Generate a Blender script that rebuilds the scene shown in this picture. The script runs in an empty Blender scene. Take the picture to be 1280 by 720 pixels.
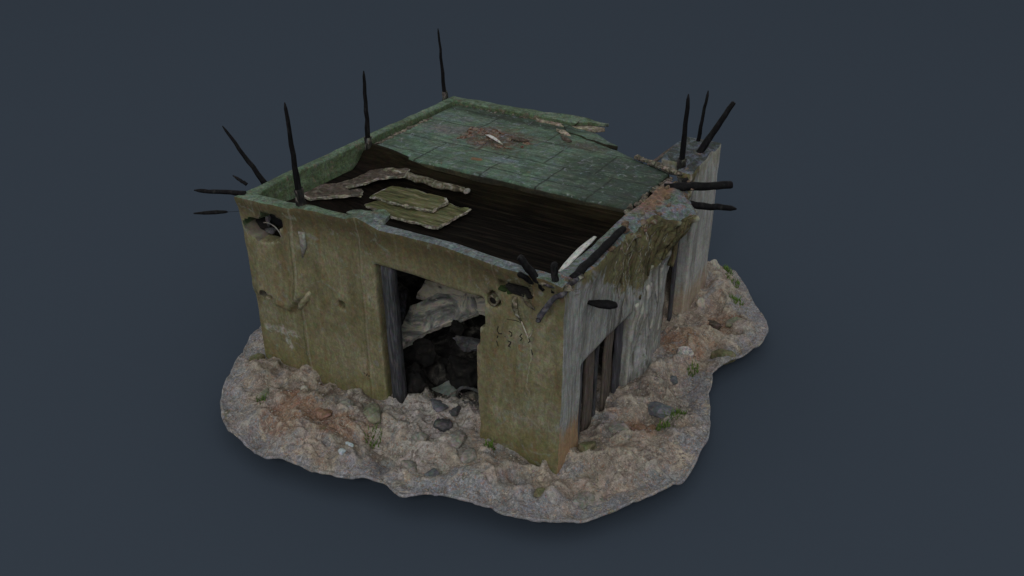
import bpy, bmesh, math, random
import numpy as np
from mathutils import Vector, Matrix, noise as mnoise
from mathutils.bvhtree import BVHTree

random.seed(7)
rng = np.random.default_rng(7)
SC = bpy.context.scene
COL = SC.collection

# ------------------------------------------------------------------ noise
def _hash(ix, iy, iz, seed):
    h = (ix * 374761393 + iy * 668265263 + iz * 2147483647 + seed * 974634777) & 0xFFFFFFFF
    h = ((h ^ (h >> 13)) * 1274126177) & 0xFFFFFFFF
    h = ((h ^ (h >> 16)) * 2246822519) & 0xFFFFFFFF
    return ((h ^ (h >> 15)) & 0xFFFFFF) / float(0xFFFFFF) * 2 - 1

def vn(P, scale, seed=0):
    """smooth value noise in -1..1 at the points P (n,3)"""
    Q = np.asarray(P, float) * scale
    i = np.floor(Q).astype(np.int64)
    f = Q - i
    f = f * f * f * (f * (f * 6 - 15) + 10)
    o = 0
    for dx in (0, 1):
        for dy in (0, 1):
            for dz in (0, 1):
                w = (f[:, 0] if dx else 1 - f[:, 0]) * (f[:, 1] if dy else 1 - f[:, 1]) * (f[:, 2] if dz else 1 - f[:, 2])
                o = o + w * _hash(i[:, 0] + dx, i[:, 1] + dy, i[:, 2] + dz, seed)
    return o

def fbm(P, scale, octaves=4, seed=0, gain=.5):
    a, o, t = 1.0, 0, 0
    for k in range(octaves):
        o = o + a * vn(P, scale * 2 ** k, seed + 17 * k)
        t += a
        a *= gain
    return o / t

def sst(a, b, x):
    t = np.clip((x - a) / (b - a), 0, 1)
    return t * t * (3 - 2 * t)

# ------------------------------------------------------------------ object helpers
def mesh_obj(name, V, F, mat, parent=None, smooth=True):
    me = bpy.data.meshes.new(name)
    me.from_pydata([tuple(map(float, v)) for v in V], [], [tuple(int(i) for i in f) for f in F])
    if smooth:
        me.polygons.foreach_set('use_smooth', [True] * len(me.polygons))
    me.update()
    o = bpy.data.objects.new(name, me)
    COL.objects.link(o)
    for m in (mat if isinstance(mat, (list, tuple)) else [mat]):
        me.materials.append(m)
    if parent is not None:
        o.parent = parent
    return o

def tag(o, label=None, cat=None, group=None, kind=None):
    if label: o['label'] = label
    if cat: o['category'] = cat
    if group: o['group'] = group
    if kind: o['kind'] = kind
    return o

def empty(name, loc=(0, 0, 0)):
    o = bpy.data.objects.new(name, None)
    o.empty_display_size = .2
    o.location = loc
    COL.objects.link(o)
    return o

def tube(path, radii, sides=8, rough=0.0, seed=0, cap=True, squash=1.0, up=(0, 0, 1), hollow=0.0):
    """lumpy tube along a polyline; hollow > 0 sinks a dark mouth into the far end"""
    path = [Vector(p) for p in path]
    V, F = [], []
    n = len(path)
    rr = random.Random(seed)
    for i, p in enumerate(path):
        d = (path[min(i + 1, n - 1)] - path[max(i - 1, 0)]).normalized()
        u = Vector(up)
        if abs(d.dot(u)) > .93: u = Vector((1, 0, 0))
        a = d.cross(u).normalized()
        b = d.cross(a).normalized()
        for k in range(sides):
            t = 2 * math.pi * k / sides
            q = radii[i] * (1 + rough * (rr.random() - .5) * 2)
            V.append(p + a * (q * math.cos(t)) + b * (q * squash * math.sin(t)))
    for i in range(n - 1):
        for k in range(sides):
            k2 = (k + 1) % sides
            F.append((i * sides + k, i * sides + k2, (i + 1) * sides + k2, (i + 1) * sides + k))
    if cap:
        F.append(tuple(range(sides))[::-1])
        if hollow:
            d = (path[-1] - path[-2]).normalized()
            for s, off in ((.72, 0), (.66, -hollow)):
                b0 = len(V)
                c = path[-1] + d * off
                for k in range(sides):
                    V.append(c + (V[(n - 1) * sides + k] - path[-1]) * s)
                pr = (n - 1) * sides if off == 0 else b0 - sides
                for k in range(sides):
                    k2 = (k + 1) % sides
                    F.append((pr + k, pr + k2, b0 + k2, b0 + k))
            F.append(tuple(len(V) - sides + k for k in range(sides)))
        else:
            F.append(tuple((n - 1) * sides + k for k in range(sides)))
    return V, F

def subdiv_path(a, b, n, wob=0.0, seed=0):
    rr = random.Random(seed)
    a, b = Vector(a), Vector(b)
    return [a.lerp(b, i / n) + (Vector((rr.uniform(-1, 1), rr.uniform(-1, 1), rr.uniform(-1, 1))) * wob if 0 < i < n else Vector((0, 0, 0))) for i in range(n + 1)]

def smooth(path, radii, k=4):
    P = [Vector(p) for p in path]; n = len(P)
    o, r = [], []
    for i in range(n - 1):
        p0, p1, p2, p3 = P[max(i - 1, 0)], P[i], P[i + 1], P[min(i + 2, n - 1)]
        for j in range(k):
            t = j / k
            o.append(.5 * (2 * p1 + (p2 - p0) * t + (2 * p0 - 5 * p1 + 4 * p2 - p3) * t * t + (3 * p1 - p0 - 3 * p2 + p3) * t ** 3))
            r.append(radii[i] + (radii[i + 1] - radii[i]) * t)
    return o + [P[-1]], r + [radii[-1]]

def merge(*parts):
    V, F = [], []
    for v, f in parts:
        b = len(V)
        V += list(v)
        F += [tuple(i + b for i in q) for q in f]
    return V, F

def rock_mesh(size, seed, sub=4, rough=.22, cuts=6):
    """an angular stone: a noisy sphere cut flat by random planes, resting on z=0"""
    bm = bmesh.new()
    bmesh.ops.create_icosphere(bm, subdivisions=sub, radius=1)
    V = np.array([v.co[:] for v in bm.verts])
    F = [tuple(v.index for v in f.verts) for f in bm.faces]
    bm.free()
    r = np.random.default_rng(seed)
    for k in range(cuts):
        d = r.normal(size=3); d /= np.linalg.norm(d)
        h = r.uniform(.55, .85)
        s = V @ d
        over = np.maximum(s - h, 0)
        V = V - d * (over * .9)[:, None]
    nrm = V / np.linalg.norm(V, axis=1)[:, None]
    V = V + nrm * (rough * fbm(V, 1.4, 3, seed) + .05 * vn(V, 6, seed + 3))[:, None]
    return V * np.array(size), F

def lattice(xs, ys, zs, solid):
    """boundary quads of the solid cells of a 3D grid, vertices shared"""
    nx, ny, nz = solid.shape
    S = np.zeros((nx + 2, ny + 2, nz + 2), bool)
    S[1:-1, 1:-1, 1:-1] = solid
    quads = []
    def vid(i, j, k): return (i * (ny + 1) + j) * (nz + 1) + k
    for ax in range(3):
        for sgn in (1, -1):
            nb = np.roll(S, -sgn, axis=ax)
            i, j, k = np.nonzero((S & ~nb)[1:-1, 1:-1, 1:-1])
            o = [i, j, k]
            if sgn == 1: o[ax] = o[ax] + 1
            b, c = (ax + 1) % 3, (ax + 2) % 3
            cs = []
            for db, dc in ((0, 0), (1, 0), (1, 1), (0, 1)):
                q = [o[0].copy(), o[1].copy(), o[2].copy()]
                q[b] = q[b] + db; q[c] = q[c] + dc
                cs.append(vid(*q))
            if sgn == -1: cs = cs[::-1]
            quads.append(np.stack(cs, 1))
    Q = np.concatenate(quads)
    u, inv = np.unique(Q, return_inverse=True)
    Q = inv.reshape(Q.shape)
    k = u % (nz + 1); j = (u // (nz + 1)) % (ny + 1); i = u // ((ny + 1) * (nz + 1))
    V = np.stack([np.asarray(xs)[i], np.asarray(ys)[j], np.asarray(zs)[k]], 1).astype(float)
    return V, Q

def relax(V, Q, it=2, lam=.5, pin=None):
    e = np.concatenate([Q[:, [0, 1]], Q[:, [1, 2]], Q[:, [2, 3]], Q[:, [3, 0]]])
    e = np.unique(np.sort(e, 1), axis=0)
    for _ in range(it):
        s = np.zeros_like(V); c = np.zeros(len(V))
        np.add.at(s, e[:, 0], V[e[:, 1]]); np.add.at(s, e[:, 1], V[e[:, 0]])
        np.add.at(c, e[:, 0], 1); np.add.at(c, e[:, 1], 1)
        N = V + lam * (s / c[:, None] - V)
        if pin is not None: N[pin] = V[pin]
        V = N
    return V

def submesh(V, Q, sel):
    q = Q[sel]
    u, inv = np.unique(q, return_inverse=True)
    return V[u], inv.reshape(q.shape)

# ------------------------------------------------------------------ material builder
class Mat:
    def __init__(s, name, rough=.9, spec=.25):
        s.m = bpy.data.materials.new(name)
        s.m.use_nodes = True
        s.t = s.m.node_tree
        s.b = s.t.nodes['Principled BSDF']
        s.b.inputs['Roughness'].default_value = rough
        s.b.inputs['Specular IOR Level'].default_value = spec
        s.co = s.t.nodes.new('ShaderNodeTexCoord').outputs['Object']
        s._sep = None
    def L(s, sock, v):
        if isinstance(v, (int, float)):
            sock.default_value = v
        elif isinstance(v, (tuple, list)):
            sock.default_value = (*v, 1) if len(v) == 3 and sock.type == 'RGBA' else v
        else:
            s.t.links.new(v, sock)
    def vec(s, sc=(1, 1, 1), off=(0, 0, 0), rot=(0, 0, 0)):
        n = s.t.nodes.new('ShaderNodeMapping')
        s.t.links.new(s.co, n.inputs['Vector'])
        n.inputs['Scale'].default_value = sc
        n.inputs['Location'].default_value = off
        n.inputs['Rotation'].default_value = rot
        return n.outputs[0]
    def noise(s, scale, detail=4, rough=.55, dist=0, vec=None):
        n = s.t.nodes.new('ShaderNodeTexNoise')
        s.t.links.new(vec if vec is not None else s.co, n.inputs['Vector'])
        n.inputs['Scale'].default_value = scale
        n.inputs['Detail'].default_value = detail
        n.inputs['Roughness'].default_value = rough
        n.inputs['Distortion'].default_value = dist
        return n.outputs['Fac']
    def voro(s, scale, vec=None, feature='F1', out='Distance'):
        n = s.t.nodes.new('ShaderNodeTexVoronoi')
        n.feature = feature
        s.t.links.new(vec if vec is not None else s.co, n.inputs['Vector'])
        n.inputs['Scale'].default_value = scale
        return n.outputs[out]
    def ramp(s, fac, stops):
        n = s.t.nodes.new('ShaderNodeValToRGB')
        s.L(n.inputs[0], fac)
        e = n.color_ramp.elements
        while len(e) < len(stops): e.new(.5)
        for q, (p, c) in zip(e, stops):
            q.position = p
            q.color = (c, c, c, 1) if isinstance(c, (int, float)) else (*c, 1)
        return n.outputs[0]
    def map(s, v, a, b, c=0, d=1):
        n = s.t.nodes.new('ShaderNodeMapRange')
        n.interpolation_type = 'SMOOTHSTEP'
        s.L(n.inputs[0], v)
        for k, q in enumerate((a, b, c, d)): n.inputs[k + 1].default_value = q
        return n.outputs[0]
    def mix(s, f, a, b, mode='MIX'):
        n = s.t.nodes.new('ShaderNodeMix')
        n.data_type = 'RGBA'; n.blend_type = mode
        s.L(n.inputs[0], f); s.L(n.inputs[6], a); s.L(n.inputs[7], b)
        return n.outputs[2]
    def math(s, op, a, b=0.0, c=0.0):
        n = s.t.nodes.new('ShaderNodeMath')
        n.operation = op
        for k, v in enumerate((a, b, c)): s.L(n.inputs[k], v)
        return n.outputs[0]
    def axis(s, k):
        if s._sep is None:
            s._sep = s.t.nodes.new('ShaderNodeSeparateXYZ')
            s.t.links.new(s.co, s._sep.inputs[0])
        return s._sep.outputs[k]
    def near(s, k, c, w, wob=0, nz=None):
        """soft 0..1 band of half-width w around coordinate k = c"""
        v = s.axis(k)
        if wob: v = s.math('ADD', v, s.math('MULTIPLY', s.math('SUBTRACT', nz if nz is not None else s.noise(1.7, 3), .5), wob))
        return s.map(s.math('ABSOLUTE', s.math('SUBTRACT', v, c)), w * .35, w, 1, 0)
    def normal(s, k):
        g = s.t.nodes.new('ShaderNodeNewGeometry')
        x = s.t.nodes.new('ShaderNodeSeparateXYZ')
        s.t.links.new(g.outputs['Normal'], x.inputs[0])
        return x.outputs[k]
    def attr(s, name):
        n = s.t.nodes.new('ShaderNodeAttribute'); n.attribute_name = name
        return n.outputs['Fac']
    def point(s):
        g = s.t.nodes.new('ShaderNodeNewGeometry')
        return g.outputs['Pointiness']
    def done(s, col, bump=None, strength=.3, dist=.02, rough=None, hue=.55, hscale=13, gain=1.0, mott=0.0):
        if mott:
            # smeared mottling at two sizes
            for sc_, di in ((6.5, 1.8), (17, 1.2)):
                k = s.map(s.noise(sc_, 7, .72, di), .34, .66, 1 - mott, 1 + mott)
                col = s.mix(1.0, col, k, 'MULTIPLY')
        if hue:
            # mottled hue drift
            n = s.t.nodes.new('ShaderNodeTexNoise')
            s.t.links.new(s.co, n.inputs['Vector'])
            n.inputs['Scale'].default_value = hscale; n.inputs['Detail'].default_value = 7; n.inputs['Roughness'].default_value = .7; n.inputs['Distortion'].default_value = .8
            col = s.mix(hue, col, n.outputs['Color'], 'OVERLAY')
        if gain != 1.0:
            col = s.mix(1.0, col, (gain, gain, gain), 'MULTIPLY')
        s.L(s.b.inputs['Base Color'], col)
        if rough is not None: s.L(s.b.inputs['Roughness'], rough)
        if bump is not None:
            n = s.t.nodes.new('ShaderNodeBump')
            n.inputs['Strength'].default_value = strength
            n.inputs['Distance'].default_value = dist
            s.L(n.inputs['Height'], bump)
            s.t.links.new(n.outputs[0], s.b.inputs['Normal'])
        return s.m

def simple(name, stops, scale=6, detail=6, dist=.6, rough=.9, bump=.35, bscale=30, sc=(1, 1, 1), spec=.25, bdist=.01):
    m = Mat(name, rough, spec)
    v = m.vec(sc)
    n = m.noise(scale, detail, .6, dist, v)
    return m.done(m.ramp(n, stops), m.noise(bscale, 5, .65, .4, v), bump, bdist)

# ---- olive front wall
def mat_front():
    m = Mat('olive_concrete', .92, .2)
    streak = m.noise(1.0, 7, .62, .35, m.vec((2.6, 2.6, 1.0)))
    fine = m.noise(1.0, 6, .72, .7, m.vec((24, 24, 7)))
    blot = m.noise(1.5, 6, .6, .9)
    grain = m.noise(70, 4, .7, .2)
    c = m.ramp(streak, [(.32, (.13, .113, .06)), (.46, (.205, .183, .105)), (.57, (.265, .24, .148)), (.72, (.35, .33, .23))])
    c = m.mix(m.map(blot, .48, .7, 0, .6), c, (.16, .14, .065))
    c = m.mix(m.map(m.noise(1.1, 5, .6, .5, m.vec((1, 1, 1), (7, 3, 1))), .5, .7, 0, .6), c, (.30, .285, .205))
    # yellow-green algae low on the wall
    low = m.map(m.math('ADD', m.axis(2), m.math('MULTIPLY', m.noise(2.2, 5, .6), 1.3)), .5, 1.5, .6, 0)
    c = m.mix(low, c, (.175, .158, .05))
    # tide line of pale lime and darker foot on the pier
    tide = m.math('MULTIPLY', m.near(2, .62, .09, .5), m.map(m.axis(0), -1.3, -1.0, 0, 1))
    c = m.mix(m.math('MULTIPLY', tide, m.map(fine, .4, .6, .1, .6)), c, (.34, .33, .28))
    # brown run-off under the parapet
    top = m.map(m.math('ADD', m.axis(2), m.math('MULTIPLY', streak, 1.1)), 3.0, 3.5, 0, .92)
    c = m.mix(top, c, (.085, .062, .03))
    rust = m.math('MULTIPLY', m.map(m.noise(1, 5, .6, .3, m.vec((5, 5, .5), (3, 1, 0))), .58, .7, 0, .7), m.map(m.axis(2), 1.9, 2.9, 0, 1))
    c = m.mix(rust, c, (.17, .09, .035))
    c = m.mix(m.map(fine, .35, .7, .45, 0), c, (.10, .10, .05))
    c = m.mix(m.map(fine, .6, .78, 0, .4), c, (.38, .36, .27))
    # board joints
    jn = m.noise(1.2, 4)
    for x, w, col, a in ((-4.86, .022, (.10, .095, .05), .8), (-4.80, .03, (.33, .31, .24), .35), (-3.47, .018, (.34, .32, .24), .3), (-3.51, .015, (.11, .105, .05), .6), (-2.3, .012, (.13, .12, .06), .35), (-.62, .02, (.12, .115, .06), .4)):
        c = m.mix(m.math('MULTIPLY', m.near(0, x, w, .22, jn), a), c, col)
    rs = m.noise(1, 6, .65, 1.2, m.vec((3.2, 3.2, .8), (4, 4, 1)))
    c = m.mix(m.map(rs, .56, .68, 0, .6), c, (.17, .115, .055))
    rs2 = m.noise(1, 6, .66, 1.0, m.vec((4.5, 4.5, .5), (8, 4, 6)))
    c = m.mix(m.map(rs2, .57, .68, 0, .4), c, (.10, .092, .048))
    c = m.mix(m.map(rs2, .42, .32, 0, .15), c, (.36, .34, .25))
    c = m.mix(m.map(m.noise(3.1, 6, .7, 1.6, m.vec((1, 1, 1), (9, 2, 4))), .56, .66, 0, .55), c, (.22, .235, .20))
    c = m.mix(m.map(m.noise(6.5, 6, .7, 1.6, m.vec((1, 1, .6), (2, 2, 2))), .57, .68, 0, .5), c, (.095, .085, .045))
    # pale lime run on the pier
    run = m.math('MULTIPLY', m.near(0, -.51, .02, .3, m.noise(3, 3)), m.math('MULTIPLY', m.map(m.axis(2), 1.0, 1.3), m.map(m.axis(2), 2.25, 2.1)))
    c = m.mix(m.math('MULTIPLY', run, .5), c, (.40, .38, .27))
    # faded white paint cross
    pn = m.noise(9, 5, .65, .6)
    def stroke(cx, cz, ang, hl, hw):
        dx, dz = m.math('SUBTRACT', m.axis(0), cx), m.math('SUBTRACT', m.axis(2), cz)
        u = m.math('ADD', m.math('MULTIPLY', dx, math.cos(ang)), m.math('MULTIPLY', dz, math.sin(ang)))
        w = m.math('SUBTRACT', m.math('MULTIPLY', dz, math.cos(ang)), m.math('MULTIPLY', dx, math.sin(ang)))
        w = m.math('ADD', w, m.math('MULTIPLY', m.math('SUBTRACT', pn, .5), .22))
        return m.math('MULTIPLY', m.map(m.math('ABSOLUTE', u), hl * .7, hl, 1, 0), m.map(m.math('ABSOLUTE', w), hw * .4, hw, 1, 0))
    cross = m.math('MAXIMUM', stroke(-5.38, .62, .10, .47, .085), stroke(-5.28, .52, -1.15, .27, .075))
    c = m.mix(m.math('MULTIPLY', cross, m.map(pn, .38, .62, .05, .7)), c, (.47, .47, .44))
    c = m.mix(m.map(grain, .3, .75, .28, 0), c, (.09, .085, .05))
    c = m.mix(m.map(m.voro(11, m.vec((1, 1, 1), (.3, .1, 0))), .05, .085, .8, 0), c, (.06, .055, .035))
    edge = m.map(m.point(), .53, .6, 0, .6)
    c = m.mix(edge, c, (.40, .38, .27))
    return m.done(c, m.math('ADD', m.math('MULTIPLY', fine, .6), m.math('MULTIPLY', grain, .5)), .5, .014, gain=1.13, mott=.13, hue=.5)

# ---- grey board-marked side wall
def mat_side():
    m = Mat('grey_board_concrete', .92, .2)
    st = m.noise(1, 7, .68, .9, m.vec((10, 8, .7)))
    fine = m.noise(1, 6, .7, .5, m.vec((50, 44, 2.4)))
    blot = m.noise(1.3, 6, .6, .8)
    c = m.ramp(st, [(.28, (.155, .155, .14)), (.45, (.30, .31, .295)), (.6, (.40, .415, .41)), (.78, (.52, .53, .51))])
    c = m.mix(m.map(blot, .5, .7, 0, .6), c, (.21, .205, .165))
    c = m.mix(m.map(fine, .35, .6, .5, 0), c, (.13, .13, .115))
    dk = m.noise(1, 6, .68, .6, m.vec((5, 5, .4), (1, 5, 2)))
    c = m.mix(m.math('MULTIPLY', m.map(dk, .52, .62, 0, .85), m.map(m.axis(1), .4, 2.4, .5, 1)), c, (.07, .066, .056))
    c = m.mix(m.map(dk, .42, .34, 0, .35), c, (.54, .55, .53))
    c = m.mix(m.map(m.noise(3.5, 6, .7, 1.5, m.vec((1, 1, .6), (7, 1, 7))), .55, .68, 0, .55), c, (.18, .175, .15))
    # moss and brown growth hanging from the broken top
    n2 = m.noise(2.4, 6, .65, 1.2)
    yy = m.math('MULTIPLY', m.map(m.axis(1), .6, 2.4), m.map(m.axis(1), 4.9, 4.2))
    hang = m.map(m.math('ADD', m.axis(2), m.math('ADD', m.math('MULTIPLY', yy, .95), m.math('MULTIPLY', m.math('SUBTRACT', n2, .5), 1.7))), 2.72, 2.95, 0, .95)
    moss = m.ramp(m.noise(7, 6, .7, 1.5), [(.3, (.05, .04, .022)), (.45, (.12, .10, .045)), (.56, (.17, .17, .07)), (.66, (.22, .13, .07)), (.8, (.30, .28, .20))])
    c = m.mix(hang, c, moss)
    # rusty foot of the front pier and of the far pier
    c = m.mix(m.map(m.axis(1), 5.0, 5.1, 0, .45), c, m.ramp(st, [(.3, (.30, .30, .275)), (.5, (.46, .465, .44)), (.7, (.6, .6, .57))]))
    foot = m.map(m.math('ADD', m.axis(2), m.math('MULTIPLY', st, .9)), .75, 1.15, .9, 0)
    foot = m.math('MULTIPLY', foot, m.math('MAXIMUM', m.map(m.axis(1), .75, .6), m.map(m.axis(1), 5.0, 5.05, 0, .6)))
    c = m.mix(foot, c, m.ramp(fine, [(.3, (.24, .14, .07)), (.6, (.38, .25, .13))]))
    c = m.mix(m.map(m.noise(60, 4, .7), .35, .7, .2, 0), c, (.1, .1, .09))
    c = m.mix(m.map(m.point(), .53, .6, 0, .6), c, (.58, .57, .50))
    return m.done(c, m.math('ADD', fine, m.noise(60, 3)), .55, .014, gain=1.1, mott=.1, hue=.4)

# ---- green weathered roof paint (slab panels and parapet)
def mat_roof():
    m = Mat('green_roof_coating', .8, .3)
    big = m.noise(1.6, 6, .6, .8)
    str_ = m.noise(1, 6, .65, .4, m.vec((1.5, 16, 16)))
    c = m.ramp(str_, [(.3, (.050, .082, .058)), (.47, (.090, .148, .106)), (.6, (.13, .20, .148)), (.78, (.20, .275, .22))])
    c = m.mix(m.map(big, .5, .68, 0, .7), c, (.055, .09, .055))
    c = m.mix(m.map(m.noise(2.3, 5, .6, 1.0, m.vec((1, 1, 1), (5, 1, 0))), .54, .68, 0, .6), c, (.17, .21, .24))
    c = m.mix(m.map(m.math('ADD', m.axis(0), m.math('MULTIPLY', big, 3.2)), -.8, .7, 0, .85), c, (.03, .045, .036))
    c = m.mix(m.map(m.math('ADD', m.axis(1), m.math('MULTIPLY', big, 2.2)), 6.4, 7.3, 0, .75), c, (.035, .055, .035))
    fl_ = m.noise(1, 6, .7, 1.4, m.vec((2, 7, 7), (3, 3, 3)))
    c = m.mix(m.map(fl_, .56, .66, 0, .6), c, (.20, .25, .20))
    c = m.mix(m.map(fl_, .44, .36, 0, .7), c, (.04, .055, .035))
    # felt seams
    wob = m.noise(2.5, 4)
    seam = 0.0
    for y, w in ((3.98, .028), (4.95, .025), (3.3, .018), (5.75, .03)):
        q = m.near(1, y, w, .12, wob)
        seam = q if isinstance(seam, float) else m.math('MAXIMUM', seam, q)
    def cross(x, y0, y1, w=.026):
        return m.math('MULTIPLY', m.near(0, x, w, .1, wob), m.math('MULTIPLY', m.map(m.axis(1), y0 - .02, y0 + .02), m.map(m.axis(1), y1 - .02, y1 + .02, 1, 0)))
    for q in (cross(-4.6, 2.9, 3.98), cross(-3.2, 2.9, 3.98), cross(-2.1, 2.9, 3.98), cross(-1.15, 2.9, 3.98), cross(-3.9, 3.98, 4.95), cross(-2.5, 3.98, 4.95), cross(-1.5, 3.98, 4.95), cross(-3.0, 4.95, 6), cross(-4.5, 4.95, 6)):
        seam = m.math('MAXIMUM', seam, q)
    c = m.mix(m.math('MULTIPLY', seam, m.map(str_, .3, .65, 1.0, .7)), c, (.018, .026, .02))
    def patch(cx_, cy_, rx, ry):
        a = m.math('MULTIPLY', m.math('SUBTRACT', m.axis(0), cx_), 1 / rx); b = m.math('MULTIPLY', m.math('SUBTRACT', m.axis(1), cy_), 1 / ry)
        q = m.math('SQRT', m.math('ADD', m.math('MULTIPLY', a, a), m.math('MULTIPLY', b, b)))
        return m.map(m.math('ADD', q, m.math('MULTIPLY', m.math('SUBTRACT', m.noise(4, 6, .7, 1.5), .5), 2.4)), .4, .95, 1, 0)
    c = m.mix(m.math('MULTIPLY', patch(-4.95, 4.6, .8, .35), .75), c, m.ramp(m.noise(9, 6, .7, 1.5), [(.35, (.07, .07, .07)), (.5, (.17, .165, .19)), (.62, (.22, .19, .17)), (.75, (.28, .30, .34))]))
    c = m.mix(m.math('MULTIPLY', patch(-3.2, 3.75, .35, .2), .6), c, (.22, .26, .30))
    c = m.mix(m.math('MULTIPLY', patch(-3.65, 3.55, .16, .09), .9), c, (.24, .11, .055))
    c = m.mix(m.math('MULTIPLY', patch(-2.2, 5.1, .7, .3), .7), c, m.ramp(m.noise(8, 6, .7, 1.2), [(.35, (.03, .035, .03)), (.55, (.10, .075, .055)), (.7, (.17, .19, .2))]))
    c = m.mix(m.math('MULTIPLY', patch(-4.2, 5.75, 1.6, .22), .8), c, (.025, .035, .024))
    # rust and dirt around the torn patch
    dx = m.math('MULTIPLY', m.math('ADD', m.axis(0), 3.95), .8)
    dy = m.math('SUBTRACT', m.axis(1), 4.6)
    d = m.math('SQRT', m.math('ADD', m.math('MULTIPLY', dx, dx), m.math('MULTIPLY', dy, dy)))
    d = m.math('ADD', d, m.math('MULTIPLY', m.math('SUBTRACT', m.noise(3.5, 6, .65, 1), .5), 1.7))
    dirt = m.ramp(m.noise(9, 6, .7, 1.2), [(.35, (.05, .03, .02)), (.46, (.13, .065, .04)), (.54, (.06, .075, .06)), (.62, (.24, .20, .16)), (.7, (.26, .30, .36)), (.8, (.10, .065, .045))])
    c = m.mix(m.map(d, .3, .8, .9, 0), c, dirt)
    c = m.mix(m.map(m.noise(5, 6, .7, 1.6, m.vec((1, 1, 1), (1, 8, 2))), .58, .65, 0, .75), c, (.27, .30, .34))
    c = m.mix(m.map(m.noise(6, 6, .7, 1.2, m.vec((1, 1, 1), (4, 2, 9))), .64, .7, 0, .8), c, (.20, .10, .06))
    # sides are bare stained concrete and bitumen
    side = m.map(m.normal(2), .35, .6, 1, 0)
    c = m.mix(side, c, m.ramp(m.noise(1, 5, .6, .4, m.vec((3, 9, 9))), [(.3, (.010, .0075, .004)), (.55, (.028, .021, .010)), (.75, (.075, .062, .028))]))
    c = m.mix(m.map(m.noise(55, 4, .7), .3, .7, .35, 0), c, (.04, .06, .045))
    return m.done(c, m.math('ADD', m.math('MULTIPLY', seam, -1.2), m.math('ADD', str_, m.noise(45, 4, .7))), .5, .015, gain=1.0, hue=.45, hscale=4, mott=.22)

def mat_parapet():
    m = Mat('green_parapet_paint', .85, .25)
    st = m.noise(1.4, 7, .65, .9, m.vec((1.3, 1.3, 6)))
    c = m.ramp(st, [(.3, (.07, .10, .055)), (.45, (.105, .16, .10)), (.58, (.16, .235, .17)), (.75, (.27, .33, .27))])
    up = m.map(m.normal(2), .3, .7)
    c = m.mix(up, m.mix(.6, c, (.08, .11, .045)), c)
    # blue-grey lip along the front, brown stone where the paint is gone
    front = m.math('MULTIPLY', m.map(m.axis(1), .3, .2), m.map(m.math('ADD', m.axis(0), m.math('MULTIPLY', st, 1.2)), -3.4, -2.4))
    c = m.mix(m.math('MULTIPLY', front, .85), c, m.ramp(m.noise(6, 6, .7, .8), [(.3, (.07, .085, .10)), (.55, (.19, .22, .25)), (.72, (.38, .42, .44))]))
    right = m.map(m.axis(0), -.5, -.35)
    rr = m.ramp(m.noise(3.2, 7, .7, 1.6), [(.3, (.08, .10, .07)), (.44, (.15, .20, .17)), (.54, (.20, .22, .27)), (.62, (.26, .15, .085)), (.78, (.33, .26, .19))])
    c = m.mix(right, c, rr)
    red = m.math('MULTIPLY', right, m.math('MULTIPLY', m.near(1, 3.4, .95, .6), m.map(m.math('ADD', m.axis(0), m.math('MULTIPLY', m.noise(4, 4), .3)), .28, .12)))
    c = m.mix(m.math('MULTIPLY', red, .8), c, m.ramp(m.noise(14, 5, .7), [(.3, (.20, .10, .055)), (.7, (.34, .19, .11))]))
    back = m.math('MULTIPLY', m.map(m.axis(0), -.86, -.8), m.map(m.axis(1), 4.65, 4.8))
    c = m.mix(m.math('MULTIPLY', back, .85), c, m.ramp(m.noise(4, 6, .7, 1.5), [(.35, (.022, .026, .024)), (.5, (.045, .05, .06)), (.58, (.15, .18, .24)), (.66, (.05, .045, .045)), (.78, (.11, .08, .06))]))
    c = m.mix(m.map(m.noise(4.5, 6, .7, 1.2, m.vec((1, 1, 1), (2, 5, 3))), .56, .66, 0, .75), c, (.19, .15, .11))
    c = m.mix(m.map(m.noise(50, 4, .7), .3, .65, .4, 0), c, (.05, .06, .04))
    c = m.mix(m.map(m.point(), .54, .62, 0, .5), c, (.34, .38, .32))
    return m.done(c, m.math('ADD', st, m.noise(40, 4, .7)), .6, .02, mott=.3, gain=.92)

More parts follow.
